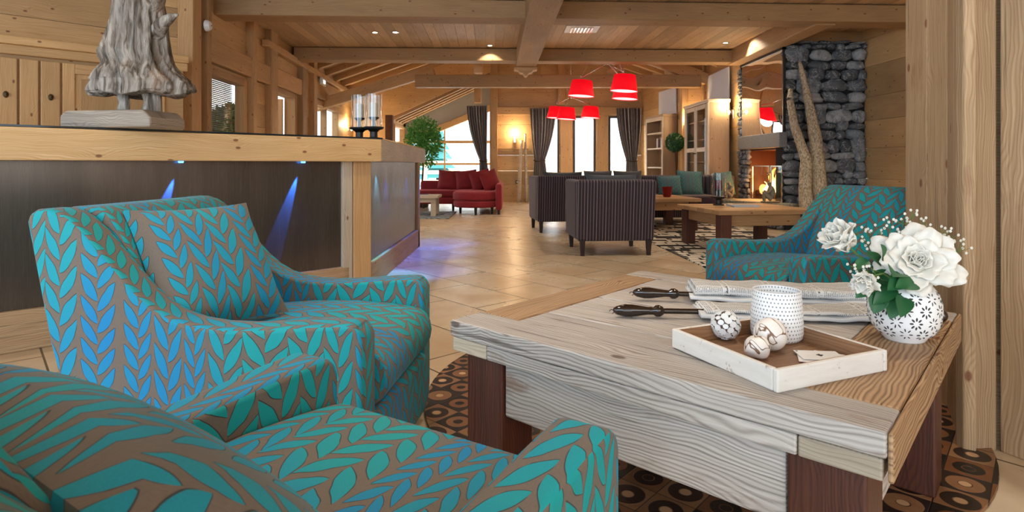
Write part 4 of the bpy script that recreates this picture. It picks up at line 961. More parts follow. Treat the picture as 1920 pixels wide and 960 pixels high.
mb = MB(); mb.tube([(.0, 0, .10), (-.03, -.02, .14), (-.07, -.03, .17), (-.10, -.03, .18)], .002, 6); mb.tube([(0, 0, .1), (-.04, -.03, .13), (-.06, -.05, .12)], .0018, 6); mb.build('twig', STEMG, lf)
gy = thing('gypsophila_sprig', "sprays of tiny white baby's breath around the roses", 'filler flowers', (vx, vy, H))
mb = MB(); fl = MB()
ends = [(-.14, .02, .25), (-.11, .03, .27), (-.09, .02, .24), (-.05, .03, .275), (-.02, .03, .285), (.0, .04, .26), (.02, .03, .30), (.045, .03, .315), (.07, .02, .29), (.10, .01, .27), (.12, 0, .245), (.145, -.01, .235), (-.15, -.03, .19), (-.13, -.04, .175), (-.11, -.05, .18), (-.07, .04, .26), (.05, .05, .27), (.13, .01, .26)]
for ex, ey, ez in ends:
    mb.tube([(ex*.1, ey*.2, .11), (ex*.45+.01, ey*.7, .11+(ez-.11)*.55), (ex*.8, ey, ez-.02), (ex, ey, ez)], [.0012, .001, .0008, .0006], 5)
    for k in range(6):
        dx, dy, dz = [random.uniform(-.018, .018) for _ in range(3)]
        mb.tube([(ex*.85, ey, ez-.015), (ex+dx, ey+dy, ez+dz)], .0005, 4)
        for w in range(5):
            a = w*1.2566; fl.ell((ex+dx+.0022*math.cos(a), ey+dy-.001, ez+dz+.0022*math.sin(a)), (.0018, .0012, .0018), 5, 4)
mb.build('stems', STEMG, gy); fl.build('blossoms', PETAL, gy)
# ------------------------------------------------------------------ far tables
def low_table(lab, x, y, rz, w=1.06, d=1.06, h=.47, mat=W_TAB2):
    t = thing('coffee_table', lab, 'coffee table', (x, y, 0), rz)
    mb = MB(); n = 6
    for i in range(n): mb.box(-w/2, w/2, -d/2+d/n*i+.001, -d/2+d/n*(i+1)-.001, h-.05, h, 0)
    mb.build('tabletop', mat, t, bevel=.006)
    mb = MB(); a = w/2-.09; b = d/2-.09
    mb.box(-a, a, -b-.015, -b+.015, h-.17, h-.051, 0); mb.box(-a, a, b-.015, b+.015, h-.17, h-.051, 0); mb.box(-a-.015, -a+.015, -b, b, h-.17, h-.051, 1); mb.box(a-.015, a+.015, -b, b, h-.17, h-.051, 1)
    mb.build('apron', mat, t, bevel=.005)
    for sx in (-1, 1):
        for sy in (-1, 1):
            mb = MB(); X = sx*(w/2-.10); Y = sy*(d/2-.10); mb.box(X-.06, X+.06, Y-.06, Y+.06, .012, h-.052, 2); mb.build('leg', W_LEG, t, bevel=.005)
    return t
low_table('wooden table in front of the fireplace with a candle glass and magazines', 2.62, 6.72, R(8), 1.12, 1.05)
low_table('wooden table beside the corner sofa with a dark red pot', 2.05, 8.78, R(8), 1.1, 1.05)
hc = hurricane(2.42, 6.95, .47, 'glass candle holder with a dark red candle on the far table', cm=RCANDLE, ch=.10)
hc.scale = (1.15, 1.15, 1.04)
def magazine(lab, x, y, z, rz, c):
    t = thing('magazine', lab, 'magazine', (x, y, z), rz, 'magazines on the far table')
    mb = MB(); mb.box(-.15, .15, -.11, .11, 0, .012); mb.build('pages', PAPERP, t)
    mb = MB(); mb.box(-.152, .152, -.112, .112, .012, .0135); mb.build('cover', plain('magazine_cover', c, .35), t)
magazine('lower grey magazine on the far table', 2.63, 6.75, .47, R(4), c3('6e7278')); magazine('upper magazine with a brown cover on the far table', 2.62, 6.76, .484, R(-3), c3('a88668'))
mb = MB(); mb.lathe([(0, 0), (.05, 0), (.06, .02), (.075, .14), (.08, .15), (.075, .15), (.068, .13), (.05, .02), (0, .02)], 24, cap=False); tag(mb.build('ceramic_pot', CERD, smooth=True, angle=50, loc=(2.28, 8.72, .47)), 'dark red ceramic pot on the table beside the corner sofa', 'pot')

# ------------------------------------------------------------------ striped tub chairs (seen from behind)
def tub_chair(lab, x, y, rz=0):
    t = thing('tub_chair', lab, 'tub armchair', (x, y, 0), rz, 'striped tub armchairs')
    uvs = lambda c, n: (c.y, c.z) if abs(n.x) > .6 else (c.x, c.z)
    W = .415; D = .84; H2 = .79; zb = .15
    def taper(mb):
        mb.v = [(p[0]*(1-.035*(H2-p[2])/H2), p[1]+(.05 if p[1] < .3 else 0)*(H2-p[2])/H2*1.6, p[2]) for p in mb.v]; return mb
    mb = MB(); mb.box(-W, W, 0, .13, zb, H2); taper(mb).build('backrest', STR, t, smooth=True, bevel=.03, seg=3, uvf=uvs)
    for s2 in (-1, 1):
        mb = MB(); mb.box(min(s2*W, s2*(W-.12)), max(s2*W, s2*(W-.12)), .125, D, zb, H2-.01); taper(mb).build('arm', PLUM, t, smooth=True, bevel=.03, seg=3)
    mb = MB(); mb.box(-W+.115, W-.115, .11, D-.02, zb, .30); mb.build('base', STR, t, smooth=True, bevel=.01, uvf=uvs)
    mb = MB(); mb.box(-W+.115, W-.115, .12, D+.01, .30, .44); mb.build('seat', PLUM, t, smooth=True, bevel=.03, seg=3)
    c = cushion_mesh(.56, .42, .16).build('back_cushion', SLATE, t, smooth=True); c.location = (0, .24, .64); c.rotation_euler = (R(-14), 0, 0)
    for sx, sy in ((-1, .09), (1, .09), (-1, D-.07), (1, D-.07)):
        mb = MB(); mb.lathe([(.026, 0), (.038, zb+.01)], 4, M=Matrix.Translation((sx*(W-.065), sy, 0)) @ Matrix.Rotation(R(45), 4, 'Z')); mb.build('leg', LEGD, t)
    return t
tc = tub_chair('nearer dark purple striped tub armchair seen from behind', 1.085, 6.09, R(4))
copy_tree(tc, 'farther dark purple striped tub armchair, half behind its twin', (.76, 8.17, 0), R(7))

# corner sofa along the far side
cs = thing('corner_sofa', 'dark purple striped corner sofa below the bookcase and cabinet', 'sofa', (0, 0, 0))
uvs = lambda c, n: (c.y, c.z) if abs(n.x) > .6 else (c.x, c.z)
mb = MB(); mb.box(1.05, 3.42, 10.12, 10.34, .10, .76); mb.build('backrest', STR, cs, smooth=True, bevel=.04, seg=3, uvf=uvs)
mb = MB(); mb.box(3.30, 3.76, 9.98, 10.34, .10, .77, M=None); mb.build('corner_back', STR, cs, smooth=True, bevel=.05, seg=3, uvf=uvs)
mb = MB(); mb.box(1.05, 3.30, 9.42, 10.12, .10, .30); mb.build('base', STR, cs, smooth=True, bevel=.02, uvf=uvs)
for a in (1.06, 1.81, 2.56):
    mb = MB(); mb.box(a, a+.735, 9.38, 10.1, .30, .45); mb.build('seat', PLUM, cs, smooth=True, bevel=.04, seg=3)
mb = MB(); mb.box(.90, 1.05, 9.42, 10.34, .10, .70); mb.build('arm', STR, cs, smooth=True, bevel=.04, seg=3, uvf=uvs)
for a, y in ((1.0, 9.5), (3.2, 9.5), (1.0, 10.25), (3.6, 10.25)):
    mb = MB(); mb.lathe([(.025, 0), (.03, .11)], 8, M=Matrix.Translation((a, y, 0))); mb.build('leg', LEGD, cs)
for i, (a, z) in enumerate(((1.4, .67), (2.0, .68), (1.75, .66))):
    pass
SG = 'teal cushions on the corner sofa'
loose_cushion('small teal patterned cushion, leftmost on the corner sofa', (2.58, 9.72, .60), R(180), R(18), R(2), .40, .34, .13, FAB_S, SG)
loose_cushion('larger teal striped cushion in the middle of the corner sofa', (2.98, 9.93, .64), R(184), R(16), R(-3), .44, .42, .14, FAB_S, SG)
loose_cushion('teal cushion at the right end of the corner sofa behind the candle glass', (3.53, 9.84, .63), R(200), R(12), R(4), .36, .40, .13, FAB_S, SG)
for i, (x, y, lab) in enumerate(((1.45, 9.98, 'dark grey cushion at the left of the corner sofa behind the tub chairs'), (1.95, 9.98, 'dark grey cushion next to the left end of the corner sofa'))):
    loose_cushion(lab, (x, y, .64), R(180), R(16), 0, .48, .42, .14, SLATE, 'grey cushions on the corner sofa')

# ------------------------------------------------------------------ red sofa, low table
rs = thing('red_sofa', 'red velvet sofa with a rounded lounge end and four loose cushions', 'sofa', (0, 0, 0))
mb = MB(); mb.box(-2.0, -1.08, 12.02, 12.85, .14, .28); mb.box(-2.0, -1.08, 12.0, 12.85, .285, .42); mb.build('straight_seat', RED, rs, smooth=True, bevel=.05, seg=3)
def dshape(cx, cy, r, y1, n=20): return [(cx+r*math.cos(a), cy+r*.95*math.sin(a)) for a in [math.pi+math.pi*i/n for i in range(n+1)]]+[(cx+r, y1), (cx-r, y1)]
mb = MB(); mb.prism(dshape(-.70, 11.45, .43, 12.6), .13, .265); mb.prism(dshape(-.70, 11.45, .44, 12.6), .27, .43); mb.build('round_seat', RED, rs, smooth=True, bevel=.045, seg=3)
mb = MB(); mb.box(-1.95, -.25, 12.6, 12.85, .14, .60); mb.build('backrest', RED, rs, smooth=True, bevel=.05, seg=3)
mb = MB(); mb.box(-.31, -.19, 11.15, 12.85, .08, .58); mb.build('side_rest', RED, rs, smooth=True, bevel=.05, seg=3)
for x, y in ((-1.92, 12.1), (-1.2, 12.1), (-1.0, 11.5), (-.68, 11.1), (-.38, 11.3), (-.25, 11.2), (-1.9, 12.75), (-.3, 12.7)):
    mb = MB(); mb.lathe([(.022, 0), (.03, .15)], 8, M=Matrix.Translation((x, y, 0))); mb.build('leg', BLACK, rs)
for i, (x, y, rz, ro, lab) in enumerate(((-1.33, 12.45, 178, -3, 'leftmost red cushion on the red sofa'), (-.95, 12.38, 182, 6, 'second red cushion from the left on the red sofa'), (-.64, 12.2, 196, 12, 'third red cushion from the left on the red sofa'), (-.44, 11.95, 222, 12, 'rightmost red cushion, against the side of the red sofa'))):
    loose_cushion(lab, (x, y, .62), R(rz), R(16), R(ro), .46, .43, .17, RED, 'red cushions on the red sofa')
t = thing('side_table', 'low grey weathered table beside the red sofa', 'side table', (-1.78, 10.95, 0))
mb = MB(); mb.box(-.45, .45, -.3, .3, .335, .385, 0); mb.build('tabletop', W_GREY, t, bevel=.006)
mb = MB(); mb.box(-.4, .4, -.27, -.23, .26, .335, 0); mb.box(-.4, .4, .23, .27, .26, .335, 0); mb.build('apron', W_GREY, t)
for sx in (-1, 1):
    for sy in (-1, 1):
        mb = MB(); mb.box(sx*.36-.045, sx*.36+.045, sy*.22-.04, sy*.22+.04, .012, .335, 2); mb.build('leg', W_GREY, t, bevel=.004)
t = thing('magazine', 'dark magazine lying on the low grey table', 'magazine', (-1.68, 10.86, .385), R(6)); mb = MB(); mb.box(-.14, .14, -.1, .1, 0, .012); mb.build('pages', PAPERP, t); mb = MB(); mb.box(-.141, .141, -.101, .101, .012, .014); mb.build('cover', BLACK, t)

# ------------------------------------------------------------------ curtains
def curtain(lab, x0t, x1t, xw, ww, xb0, xb1, y, ztop, zw, zb=.02):
    t = thing('curtain', lab, 'curtain', (0, y, 0), 0, 'striped tied-back curtains')
    nf = 8
    def fn(u, v):
        z = ztop+(zb-ztop)*v; wv = (ztop-zw)/(ztop-zb)
        if v < wv: q = v/wv; k = q**1.9; a = x0t*(1-k)+(xw-ww/2)*k; b = x1t*(1-k)+(xw+ww/2)*k
        else: q = (v-wv)/(1-wv); k = q**.7; a = (xw-ww/2)*(1-k)+xb0*k; b = (xw+ww/2)*(1-k)+xb1*k
        wdt = b-a; amp = .05*(.45+.55*min(1, wdt/(x1t-x0t)))
        return (a+wdt*u+.006*math.sin(u*40+v*6), amp*math.sin(u*2*math.pi*nf)-.02*math.sin(v*math.pi), z)
    mb = MB(); mb.grid(fn, 96, 30); mb.build('curtain_cloth', CURT, t, smooth=True, solid=.004)
    mb = MB(); w = ww/2+.02; mb.tube([(xw+w*math.cos(a), .09*math.sin(a), zw+.03*math.sin(a)) for a in [2*math.pi*i/20 for i in range(21)]], .012, 6); mb.build('tieback', BRONZE, t)
    return t
curtain('curtain at the right side of the bay behind the red sofa', -1.13, -.62, -.72, .18, -.82, -.55, 14.9, 2.42, 1.05)
curtain('left curtain of the pair on the back wall', .46, 1.10, .70, .26, .52, .92, 14.9, 2.36, 1.05)
curtain('right curtain of the pair on the back wall', 2.62, 3.24, 3.0, .26, 2.85, 3.22, 14.88, 2.36, 1.05)

# trunks by the back wall, sconces, socket
def trunk(name, lab, cat, pts, rad, mat, grp=None, n=14):
    base = Vector(pts[0]); P2 = []; R2 = []
    for i in range(len(pts)-1):
        for k in range(5):
            w = k/5; P2.append(Vector(pts[i]).lerp(Vector(pts[i+1]), w)-base); R2.append((rad[i]*(1-w)+rad[i+1]*w)*(1+.12*mn.noise(P2[-1]*5)))
    P2.append(Vector(pts[-1])-base); R2.append(rad[-1]); mb = MB(); mb.tube(P2, R2, n)
    o = mb.build(name, mat, smooth=True); o.location = base; return tag(o, lab, cat, grp)
trunk('wooden_pole', 'shorter bare branch pole standing against the back wall', 'wooden pole', [(.18, 14.85, 0), (.20, 14.87, .8), (.24, 14.9, 1.55)], [.055, .05, .035], W_GREY, 'bare poles at the back wall')
trunk('wooden_pole', 'taller bare branch pole standing against the back wall', 'wooden pole', [(.36, 14.9, 0), (.34, 14.92, 1.1), (.335, 14.95, 1.72)], [.04, .035, .025], W_GREY, 'bare poles at the back wall')
def sconce(lab, x, y, z, rz, p):
    t = thing('wall_sconce', lab, 'wall light', (x, y, z), rz, 'wall lights')       # local -y into the room
    mb = MB(); mb.box(-.03, .03, -.02, 0, -.08, .08); mb.build('wall_plate', CHROME, t, bevel=.004)
    mb = MB(); mb.tube([(0, -.02, 0), (0, -.08, .02)], .008, 8); mb.build('arm', CHROME, t)
    mb = MB(); mb.lathe([(.02, 0), (.06, .09), (.057, .09), (.018, .003)], 20, M=Matrix.Translation((0, -.09, -.01)), cap=False); mb.build('glass_cone', GLASSC, t, smooth=True)
    mb = MB(); mb.ell((0, -.09, .04), (.02, .02, .03), 10, 8); mb.build('bulb', BULB, t)
    Mx = Matrix.Translation((x, y, z)) @ Matrix.Rotation(rz, 4, 'Z') @ Vector((0, -.12, .16)); point('sconce_light', Mx, p, (1, .72, .40), .04)
sconce('wall light on the back wall over the bare poles', .07, 15.03, 1.58, 0, 22)
x, y = onL(8.1, .03); sconce('wall light on the left wall behind the candle holders', x, y, 1.75, R(-94.5)+math.pi*0+R(180), 22)
sconce('wall light between bookcase and glazed cabinet', 3.6, 12.3, 1.72, 0, 14)
sconce('wall light beside the glazed cabinet at the mirror edge', 3.90, 10.42, 1.83, R(-90), 16)
t = thing('wall_socket', 'small black wall socket low on the back wall', 'socket', (.13, 15.08, .5)); mb = MB(); mb.box(-.04, .04, -.012, 0, -.04, .04); mb.build('plate', BLACK, t, bevel=.004); mb = MB(); mb.box(-.018, .018, -.016, -.012, -.018, .018); mb.build('insert', WHITE, t)
mb = MB(); mb.box(-.085, .085, -.09, .09, 0, 2.16, g=2); struct(mb.build('trim_90', DBARK, loc=(-3.02, 14.6, 0), bevel=.01), 'dark bark-clad post left of the bay')

# ------------------------------------------------------------------ bookcase, cabinet, topiary, picture
bc = thing('bookcase', 'open pine bookcase against the right wall left of the topiary', 'bookcase', (3.245, 12.72, 0), R(98))
mb = MB(); L = 1.0; D = .31    # local x: along the wall away from camera, local y: -> room side is +y
mb.box(0, .03, -D, 0, 0, 1.98, 2); mb.box(L-.03, L, -D, 0, 0, 1.98, 2); mb.box(0, L, -D, -D+.02, 0, 1.98, 2); mb.box(-.02, L+.02, -D, .02, 1.98, 2.03, 0); mb.build('carcass', W_DARK, bc, bevel=.004)
mb = MB()
for z in (.06, .45, .86, 1.28, 1.62): mb.box(.03, L-.03, -D+.02, 0, z, z+.03, 0)
mb.build('shelf', W_GREY, bc)
mb = MB(); mb.box(0, .06, .0, .018, 0, 1.98, 2); mb.box(L-.06, L, 0, .018, 0, 1.98, 2); mb.box(.06, L-.06, 0, .018, 1.9, 1.98, 0); mb.build('face_frame', W_GREY, bc, bevel=.003)
Mb = Matrix.Translation((3.245, 12.72, 0)) @ Matrix.Rotation(R(98), 4, 'Z')
def book(lab, u, z, th, h, c):
    p = Mb @ Vector((u, -.13, z)); t = thing('book', lab, 'book', p, R(98), 'books in the open bookcase')
    mb = MB(); mb.box(0, th, -.08, .08, 0, h); mb.build('cover', plain('book_cover', c, .4), t); mb = MB(); mb.box(.004, th-.004, -.078, .075, .003, h+.001); mb.build('pages', PAPERP, t)
for i, (u, th, h, c, n_) in enumerate(((.1, .04, .23, '8d1720', 'dark red book nearest the right end of the shelf'), (.15, .05, .24, 'e4e0da', 'white book beside the dark red one'), (.21, .04, .22, 'dcd4cc', 'pale book in the middle of the shelf'), (.26, .05, .23, '5b2a2a', 'brown book in the middle of the shelf'), (.4, .05, .2, '6a5244', 'tan book towards the left of the shelf'), (.46, .04, .21, 'c9c2ba', 'light grey book at the left of the group'))):
    book(n_, u, 1.31, th, h, c3(c)) 
p = Mb @ Vector((.2, -.1, 1.65)); t = thing('figurine', 'small white figurine on the top shelf of the bookcase', 'figurine', p); mb = MB(); mb.lathe([(.04, 0), (.05, .02), (.035, .06), (.045, .11), (.03, .15)], 12); mb.build('body', WCER, t, smooth=True); mb = MB(); mb.ell((0, 0, .175), (.035, .03, .035), 10, 8); mb.build('head', WCER, t, smooth=True)
gc = thing('glazed_cabinet', 'tall grey-brown cabinet with two glass doors next to the fireplace', 'cabinet', (3.50, 10.52, 0), R(90))
L = 1.45; D = .37
mb = MB(); mb.box(0, .03, -D, 0, 0, 2.08, 2); mb.box(L-.03, L, -D, 0, 0, 2.08, 2); mb.box(0, L, -D, -D+.02, 0, 2.08, 2); mb.box(0, L, -D, 0, 0, .08, 0); mb.build('carcass', W_DARK, gc, bevel=.004)
mb = MB(); mb.box(-.03, L+.03, -D, .04, 2.08, 2.11, 0); mb.box(-.015, L+.015, -D, .025, 2.05, 2.08, 0); mb.build('cornice', W_GREY, gc, bevel=.006)
mb = MB(); mb.box(.03, L-.03, -D+.02, -.03, .98, 1.0, 0); mb.box(.03, L-.03, -D+.02, -.03, 1.4, 1.42, 0); mb.box(.03, L-.03, -D+.02, -.03, 1.74, 1.76, 0); mb.build('shelf', W_DARK, gc)
for a, b in ((.08, L/2-.005), (L/2+.005, L-.08)):
    mb = MB(); f = .075
    mb.box(a, a+f, 0, .025, .1, 2.04, 2); mb.box(b-f, b, 0, .025, .1, 2.04, 2)
    for z in (.1, 1.18, 1.96): mb.box(a+f, b-f, 0, .025, z, z+.08, 0)
    d = mb.build('door', W_GREY, gc, bevel=.004); mb = MB(); mb.box(a+f, b-f, .01, .014, .18, 1.96); mb.build('pane', GLASS, d)
    mb = MB(); mb.ell(((b-.035) if a < .5 else (a+.035), .04, 1.15), (.012, .018, .012), 8, 6); mb.build('knob', BRONZE, d, smooth=True)
mb = MB(); mb.box(0, .08, 0, .02, .0, 2.05, 2); mb.box(L-.08, L, 0, .02, 0, 2.05, 2); mb.build('face_frame', W_GREY, gc)
Mc = Matrix.Translation((3.50, 10.52, 0)) @ Matrix.Rotation(R(90), 4, 'Z')
def jar(lab, u, z, r, h, m):
    p = Mc @ Vector((u, -.15, z)); mb = MB(); mb.lathe([(0, 0), (r*.8, 0), (r, h*.3), (r*.9, h*.7), (r*.5, h*.9), (r*.6, h)], 16); tag(mb.build('jar', m, smooth=True, loc=p), lab, 'jar', 'jars in the glazed cabinet')
jar('orange jar on the lower shelf of the glazed cabinet', .45, 1.0, .06, .16, plain('orange_glaze', c3('e07030'), .3)); jar('white and red jar on the middle shelf of the glazed cabinet', .5, 1.42, .06, .18, WCER); jar('red jar on the top shelf of the glazed cabinet', .38, 1.76, .05, .2, CERD)
t = thing('framed_picture', 'narrow framed picture on the right wall beside the curtain', 'picture', (3.36, 14.28, 1.3), R(-83)); mb = MB(); mb.box(-.35, .35, -.03, 0, -.38, .38); mb.build('frame', WHITE, t, bevel=.005); mb = MB(); mb.box(-.3, .3, -.033, -.03, -.33, .33)
g = G('blurred_landscape_print'); n = g.noise(g.mp(g.obj(), (3, 1, 6)), 1.5, 3); mb.build('print', g.done(g.mix(n, c3('4a555c'), c3('c9d3d6')), .4), t)

def leafball(mb, c, r, n, L, W, seed, hollow=.7, flat=1):
    rd = random.Random(seed)
    for i in range(n):
        while True:
            d = Vector((rd.uniform(-1, 1), rd.uniform(-1, 1), rd.uniform(-1, 1)))
            if .05 < d.length < 1: break
        d.normalize(); k = hollow+(1-hollow)*rd.random(); p = Vector(c)+Vector((d.x*r[0], d.y*r[1], d.z*r[2]*flat))*k
        a = (d+Vector((rd.uniform(-1, 1), rd.uniform(-1, 1), rd.uniform(-1, 1)))*.9).normalized(); b = a.cross(Vector((rd.uniform(-1, 1), rd.uniform(-1, 1), rd.uniform(-1, 1)))).normalized()
        l = L*rd.uniform(.7, 1.2); w = W*rd.uniform(.7, 1.2); q = a.cross(b)*w*.25
        mb.add([p, p+a*l*.5+b*w*.5+q, p+a*l, p+a*l*.5-b*w*.5+q], [(0, 1, 2, 3)])
t = thing('topiary_tree', 'small round clipped topiary ball on a thin stem before the bookcase', 'potted tree', (3.38, 12.30, 0))
mb = MB(); mb.ell((0, 0, 1.40), (.15, .15, .15), 14, 10); mb.build('crown_core', BUSH, t); mb = MB(); leafball(mb, (0, 0, 1.40), (.185, .185, .185), 1500, .035, .022, 3, .86); mb.build('foliage', BUSH, t)
mb = MB(); mb.tube([(0, 0, .3), (.03, 0, .7), (0, 0, 1.3)], .014, 8); mb.build('stem', DBARK, t); mb = MB(); mb.lathe([(0, 0), (.10, 0), (.13, .3), (.11, .3), (.1, .26), (0, .26)], 20, cap=False); mb.build('pot', LEGD, t, smooth=True, angle=40)
t = thing('ficus_tree', 'leafy green ficus tree beside the bay window', 'potted tree', (-2.0, 13.1, 0))
mb = MB()
for c, r, n, sd in (((.05, 0, 1.68), (.36, .36, .30), 900, 1), ((.2, -.1, 1.42), (.32, .32, .26), 700, 2), ((-.12, .05, 1.45), (.26, .3, .3), 500, 5), ((.12, .0, 1.14), (.25, .25, .24), 420, 6)): leafball(mb, c, r, n, .085, .04, sd, .35)
mb.build('foliage', FICUS, t)
mb = MB(); mb.tube([(0, 0, .3), (.04, 0, .9), (.0, 0, 1.3), (.05, 0, 1.7)], .02, 8)
for a in range(7): mb.tube([(.02, 0, 1.0+a*.08), (.25*math.cos(a*2.1), .25*math.sin(a*2.1), 1.25+a*.08)], .008, 5)
mb.build('trunk', DBARK, t); mb = MB(); mb.lathe([(0, 0), (.15, 0), (.2, .36), (.18, .36), (.16, .3), (0, .3)], 20, cap=False); mb.build('pot', LEGD, t, smooth=True, angle=40)

# ------------------------------------------------------------------ fireplace
fp = thing('stone_fireplace', 'dark river stone fireplace with rippled mirror, granite mantel and burning fire', 'fireplace', (0, 0, 0))
def stones(mb, M, W, H0, H1, seed, dep=.06, hr=(.055, .15), wr=(.09, .30)):
    rd = random.Random(seed); z = H0
    while z < H1-.02:
        h = rd.uniform(*hr); h = min(h, H1-z); x = -rd.uniform(0, .02)
        while x < W:
            w = rd.uniform(*wr)*(.6+h*5); big = rd.random() < .16
            w = min(w, W-x+.01) if W-x > .05 else w
            if W-x < .05: break
            hh = h*(1.35 if big else rd.uniform(.85, 1.0))
            c = (x+w/2, rd.uniform(-.01, .015), z+h/2+rd.uniform(-.01, .01))
            Mr = Matrix.Translation(c) @ Matrix.Rotation(R(rd.uniform(-7, 7)), 4, 'Y')
            mb.ell((0, 0, 0), (w/2*1.05, dep*rd.uniform(.8, 1.25), hh/2*1.10), 14, 9, e=.78, jit=.26, M=M @ Mr, rnd=rd.random(), seed=rd.random()*50); x += w+.002
        z += h+.001
mb = MB(); mb.box(3.98, 5.16, 8.68, 8.95, 0, 2.74); mb.box(3.985, 5.1, 8.95, 10.35, 1.2, 2.74); mb.box(3.985, 4.9, 9.95, 10.36, 0, 1.2); mb.box(3.985, 4.9, 8.95, 9.95, 0, .36); mb.build('masonry_core', MORTAR, fp)
mb = MB(); stones(mb, M2(3.98, 8.66, 0), 1.17, 0, 2.74, 11, .065, (.07, .19), (.10, .30)); mb.build('stone_facing', STONE, fp, smooth=True)
mb = MB(); stones(mb, M2(3.985, 10.36, 0, R(-90)), .42, .0, 1.2, 5, .05, (.05, .11), (.08, .18)); stones(mb, M2(3.985, 10.36, 0, R(-90)), .13, 1.2, 2.6, 6, .05, (.05, .1), (.06, .1)); mb.build('side_stones', STONE, fp, smooth=True)
mb = MB(); mb.box(3.88, 4.0, 8.61, 10.2, 1.2, 1.42); mb.build('mantel', GRAN, fp, bevel=.012)
mb = MB(); mb.box(3.955, 3.975, 8.64, 10.2, 1.42, 2.63); mb.build('mirror', MIRROR, fp)
mb = MB(); mb.box(3.94, 3.98, 8.62, 8.65, 1.42, 2.65); mb.box(3.94, 3.98, 8.62, 10.25, 2.62, 2.66); mb.build('mirror_frame', BLACK, fp)
mb = MB(); mb.prism([(3.86, 8.45), (4.3, 8.50), (4.3, 9.8), (3.42, 9.78), (3.38, 9.5)], .30, .385); mb.build('hearth_slab', HEARTH, fp, bevel=.012)
mb = MB(); mb.prism([(3.95, 8.55), (4.3, 8.55), (4.3, 9.75), (3.52, 9.7), (3.5, 9.55)], 0, .30); mb.build('hearth_base', MORTAR, fp)
mb = MB(); stones(mb, M2(3.48, 9.56, 0, math.atan2(-1.02, .46)), 1.12, 0, .30, 8, .05, (.06, .12), (.1, .25)); mb.build('hearth_stones', STONE, fp, smooth=True)
mb = MB(); mb.box(4.62, 4.64, 8.7, 9.95, .38, 1.2); mb.box(3.99, 4.63, 9.93, 9.945, .38, 1.2); mb.box(3.99, 4.63, 8.955, 8.965, .38, 1.2) if False else mb.box(4.0, 4.63, 8.69, 8.70, .38, 1.2); mb.box(4.0, 4.63, 8.95, 9.95, 1.17, 1.19); mb.build('firebox', RUST, fp)
for a, b in ((8.70, 9.08), (9.12, 9.78)):
    mb = MB(); f = .018; x = 3.955
    mb.box(x, x+.015, a, a+f, .386, .93); mb.box(x, x+.015, b-f, b, .386, .93); mb.box(x, x+.015, a+f, b-f, .912, .93); mb.box(x, x+.015, a+f, b-f, .386, .40)
    d = mb.build('glass_door', CHROME, fp); mb = MB(); mb.box(x+.005, x+.009, a+f, b-f, .40, .912); mb.build('pane', GLASS, d)
fr = thing('log_fire', 'bright orange fire burning on logs behind the glass doors', 'fire', (4.24, 9.47, .38)); fr.scale = (1.1, 1.15, 1.35)
for i, (a, b, r) in enumerate((((-.12, -.28, .05), (.10, .42, .06), .045), ((.08, -.25, .05), (-.12, .38, .07), .04), ((-.02, -.2, .12), (.05, .25, .13), .035))):
    mb = MB(); mb.tube([a, b], [r, r*.9], 10); mb.build('log', DBARK, fr, smooth=True, angle=40)
for i, (x, y, h, r) in enumerate(((-.02, -.12, .55, .085), (.05, -.20, .42, .06), (-.06, -.02, .34, .06), (.03, .10, .20, .035), (-.05, .30, .15, .03), (.05, .22, .12, .03), (-.08, -.25, .25, .04))):
    def fn(p, a, j, h=h, i=i): 
        k = p[2]/h; return (p[0]+.05*k*math.sin(k*5+i), p[1]+.06*k*math.sin(k*6+i*2)+.01*math.sin(a*3+k*9), p[2])
    mb = MB(); mb.lathe([(r*.5, 0), (r, h*.12), (r*1.05, h*.25), (r*.8, h*.45), (r*.5, h*.65), (r*.25, h*.84), (.003, h)], 14, M=Matrix.Translation((x, y, .06)), fn=fn); mb.build('flame', FIRE, fr, smooth=True)
point('fire_light', (4.10, 9.35, .85), 9, (1, .40, .10), .12); point('fire_light', (3.93, 9.5, .55), 5, (1, .38, .1), .1)

def figure(lab, x, y, z, rz, s=1, bent=0):
    t = thing('seated_figure', lab, 'statue', (x, y, z), rz, 'seated stone figures on the hearth')
    V = [(0, 0, .06), (0, .01, .14), (.005, .01, .20), (.04, .0, .235), (.055, 0, .265), (.06, 0, .30),
         (.035, .045, .055), (.135, .045, .15), (.12, .04, .012), (.165, .04, .010),
         (.035, -.045, .055), (.125, -.045, .155), (.12, -.04, .012), (.165, -.04, .010),
         (.02, .06, .205), (.075, .065, .14), (.125, .03, .165), (.02, -.06, .205), (.075, -.065, .145), (.12, -.02, .175)]
    Ed = [(0, 1), (1, 2), (2, 3), (3, 4), (4, 5), (0, 6), (6, 7), (7, 8), (8, 9), (0, 10), (10, 11), (11, 12), (12, 13), (2, 14), (14, 15), (15, 16), (2, 17), (17, 18), (18, 19)]
    rd = [.055, .045, .045, .02, .032, .028, .035, .024, .018, .012, .035, .024, .018, .012, .022, .017, .013, .022, .017, .013]
    me = bpy.data.meshes.new('body'); me.from_pydata([Vector(p)*s for p in V], Ed, []); me.materials.append(SCULP)
    o = bpy.data.objects.new('body', me); COL.objects.link(o); o.parent = t
    m = o.modifiers.new('skin', 'SKIN'); m.use_smooth_shade = True
    sv = me.skin_vertices[0].data if me.skin_vertices else None
    if not me.skin_vertices:
        bpy.context.view_layer.objects.active = o
        bpy.ops.mesh.customdata_skin_add(); sv = me.skin_vertices[0].data
    for i, q in enumerate(sv): q.radius = (rd[i]*s, rd[i]*s); q.use_root = (i == 0)
    b = o.modifiers.new('sub', 'SUBSURF'); b.levels = 1; b.render_levels = 2
    mb = MB(); mb.ell((.03*s, 0, .008), (.12*s, .075*s, .012), 14, 6, jit=.2); mb.build('plinth', SCULP, t, smooth=True)
    return t
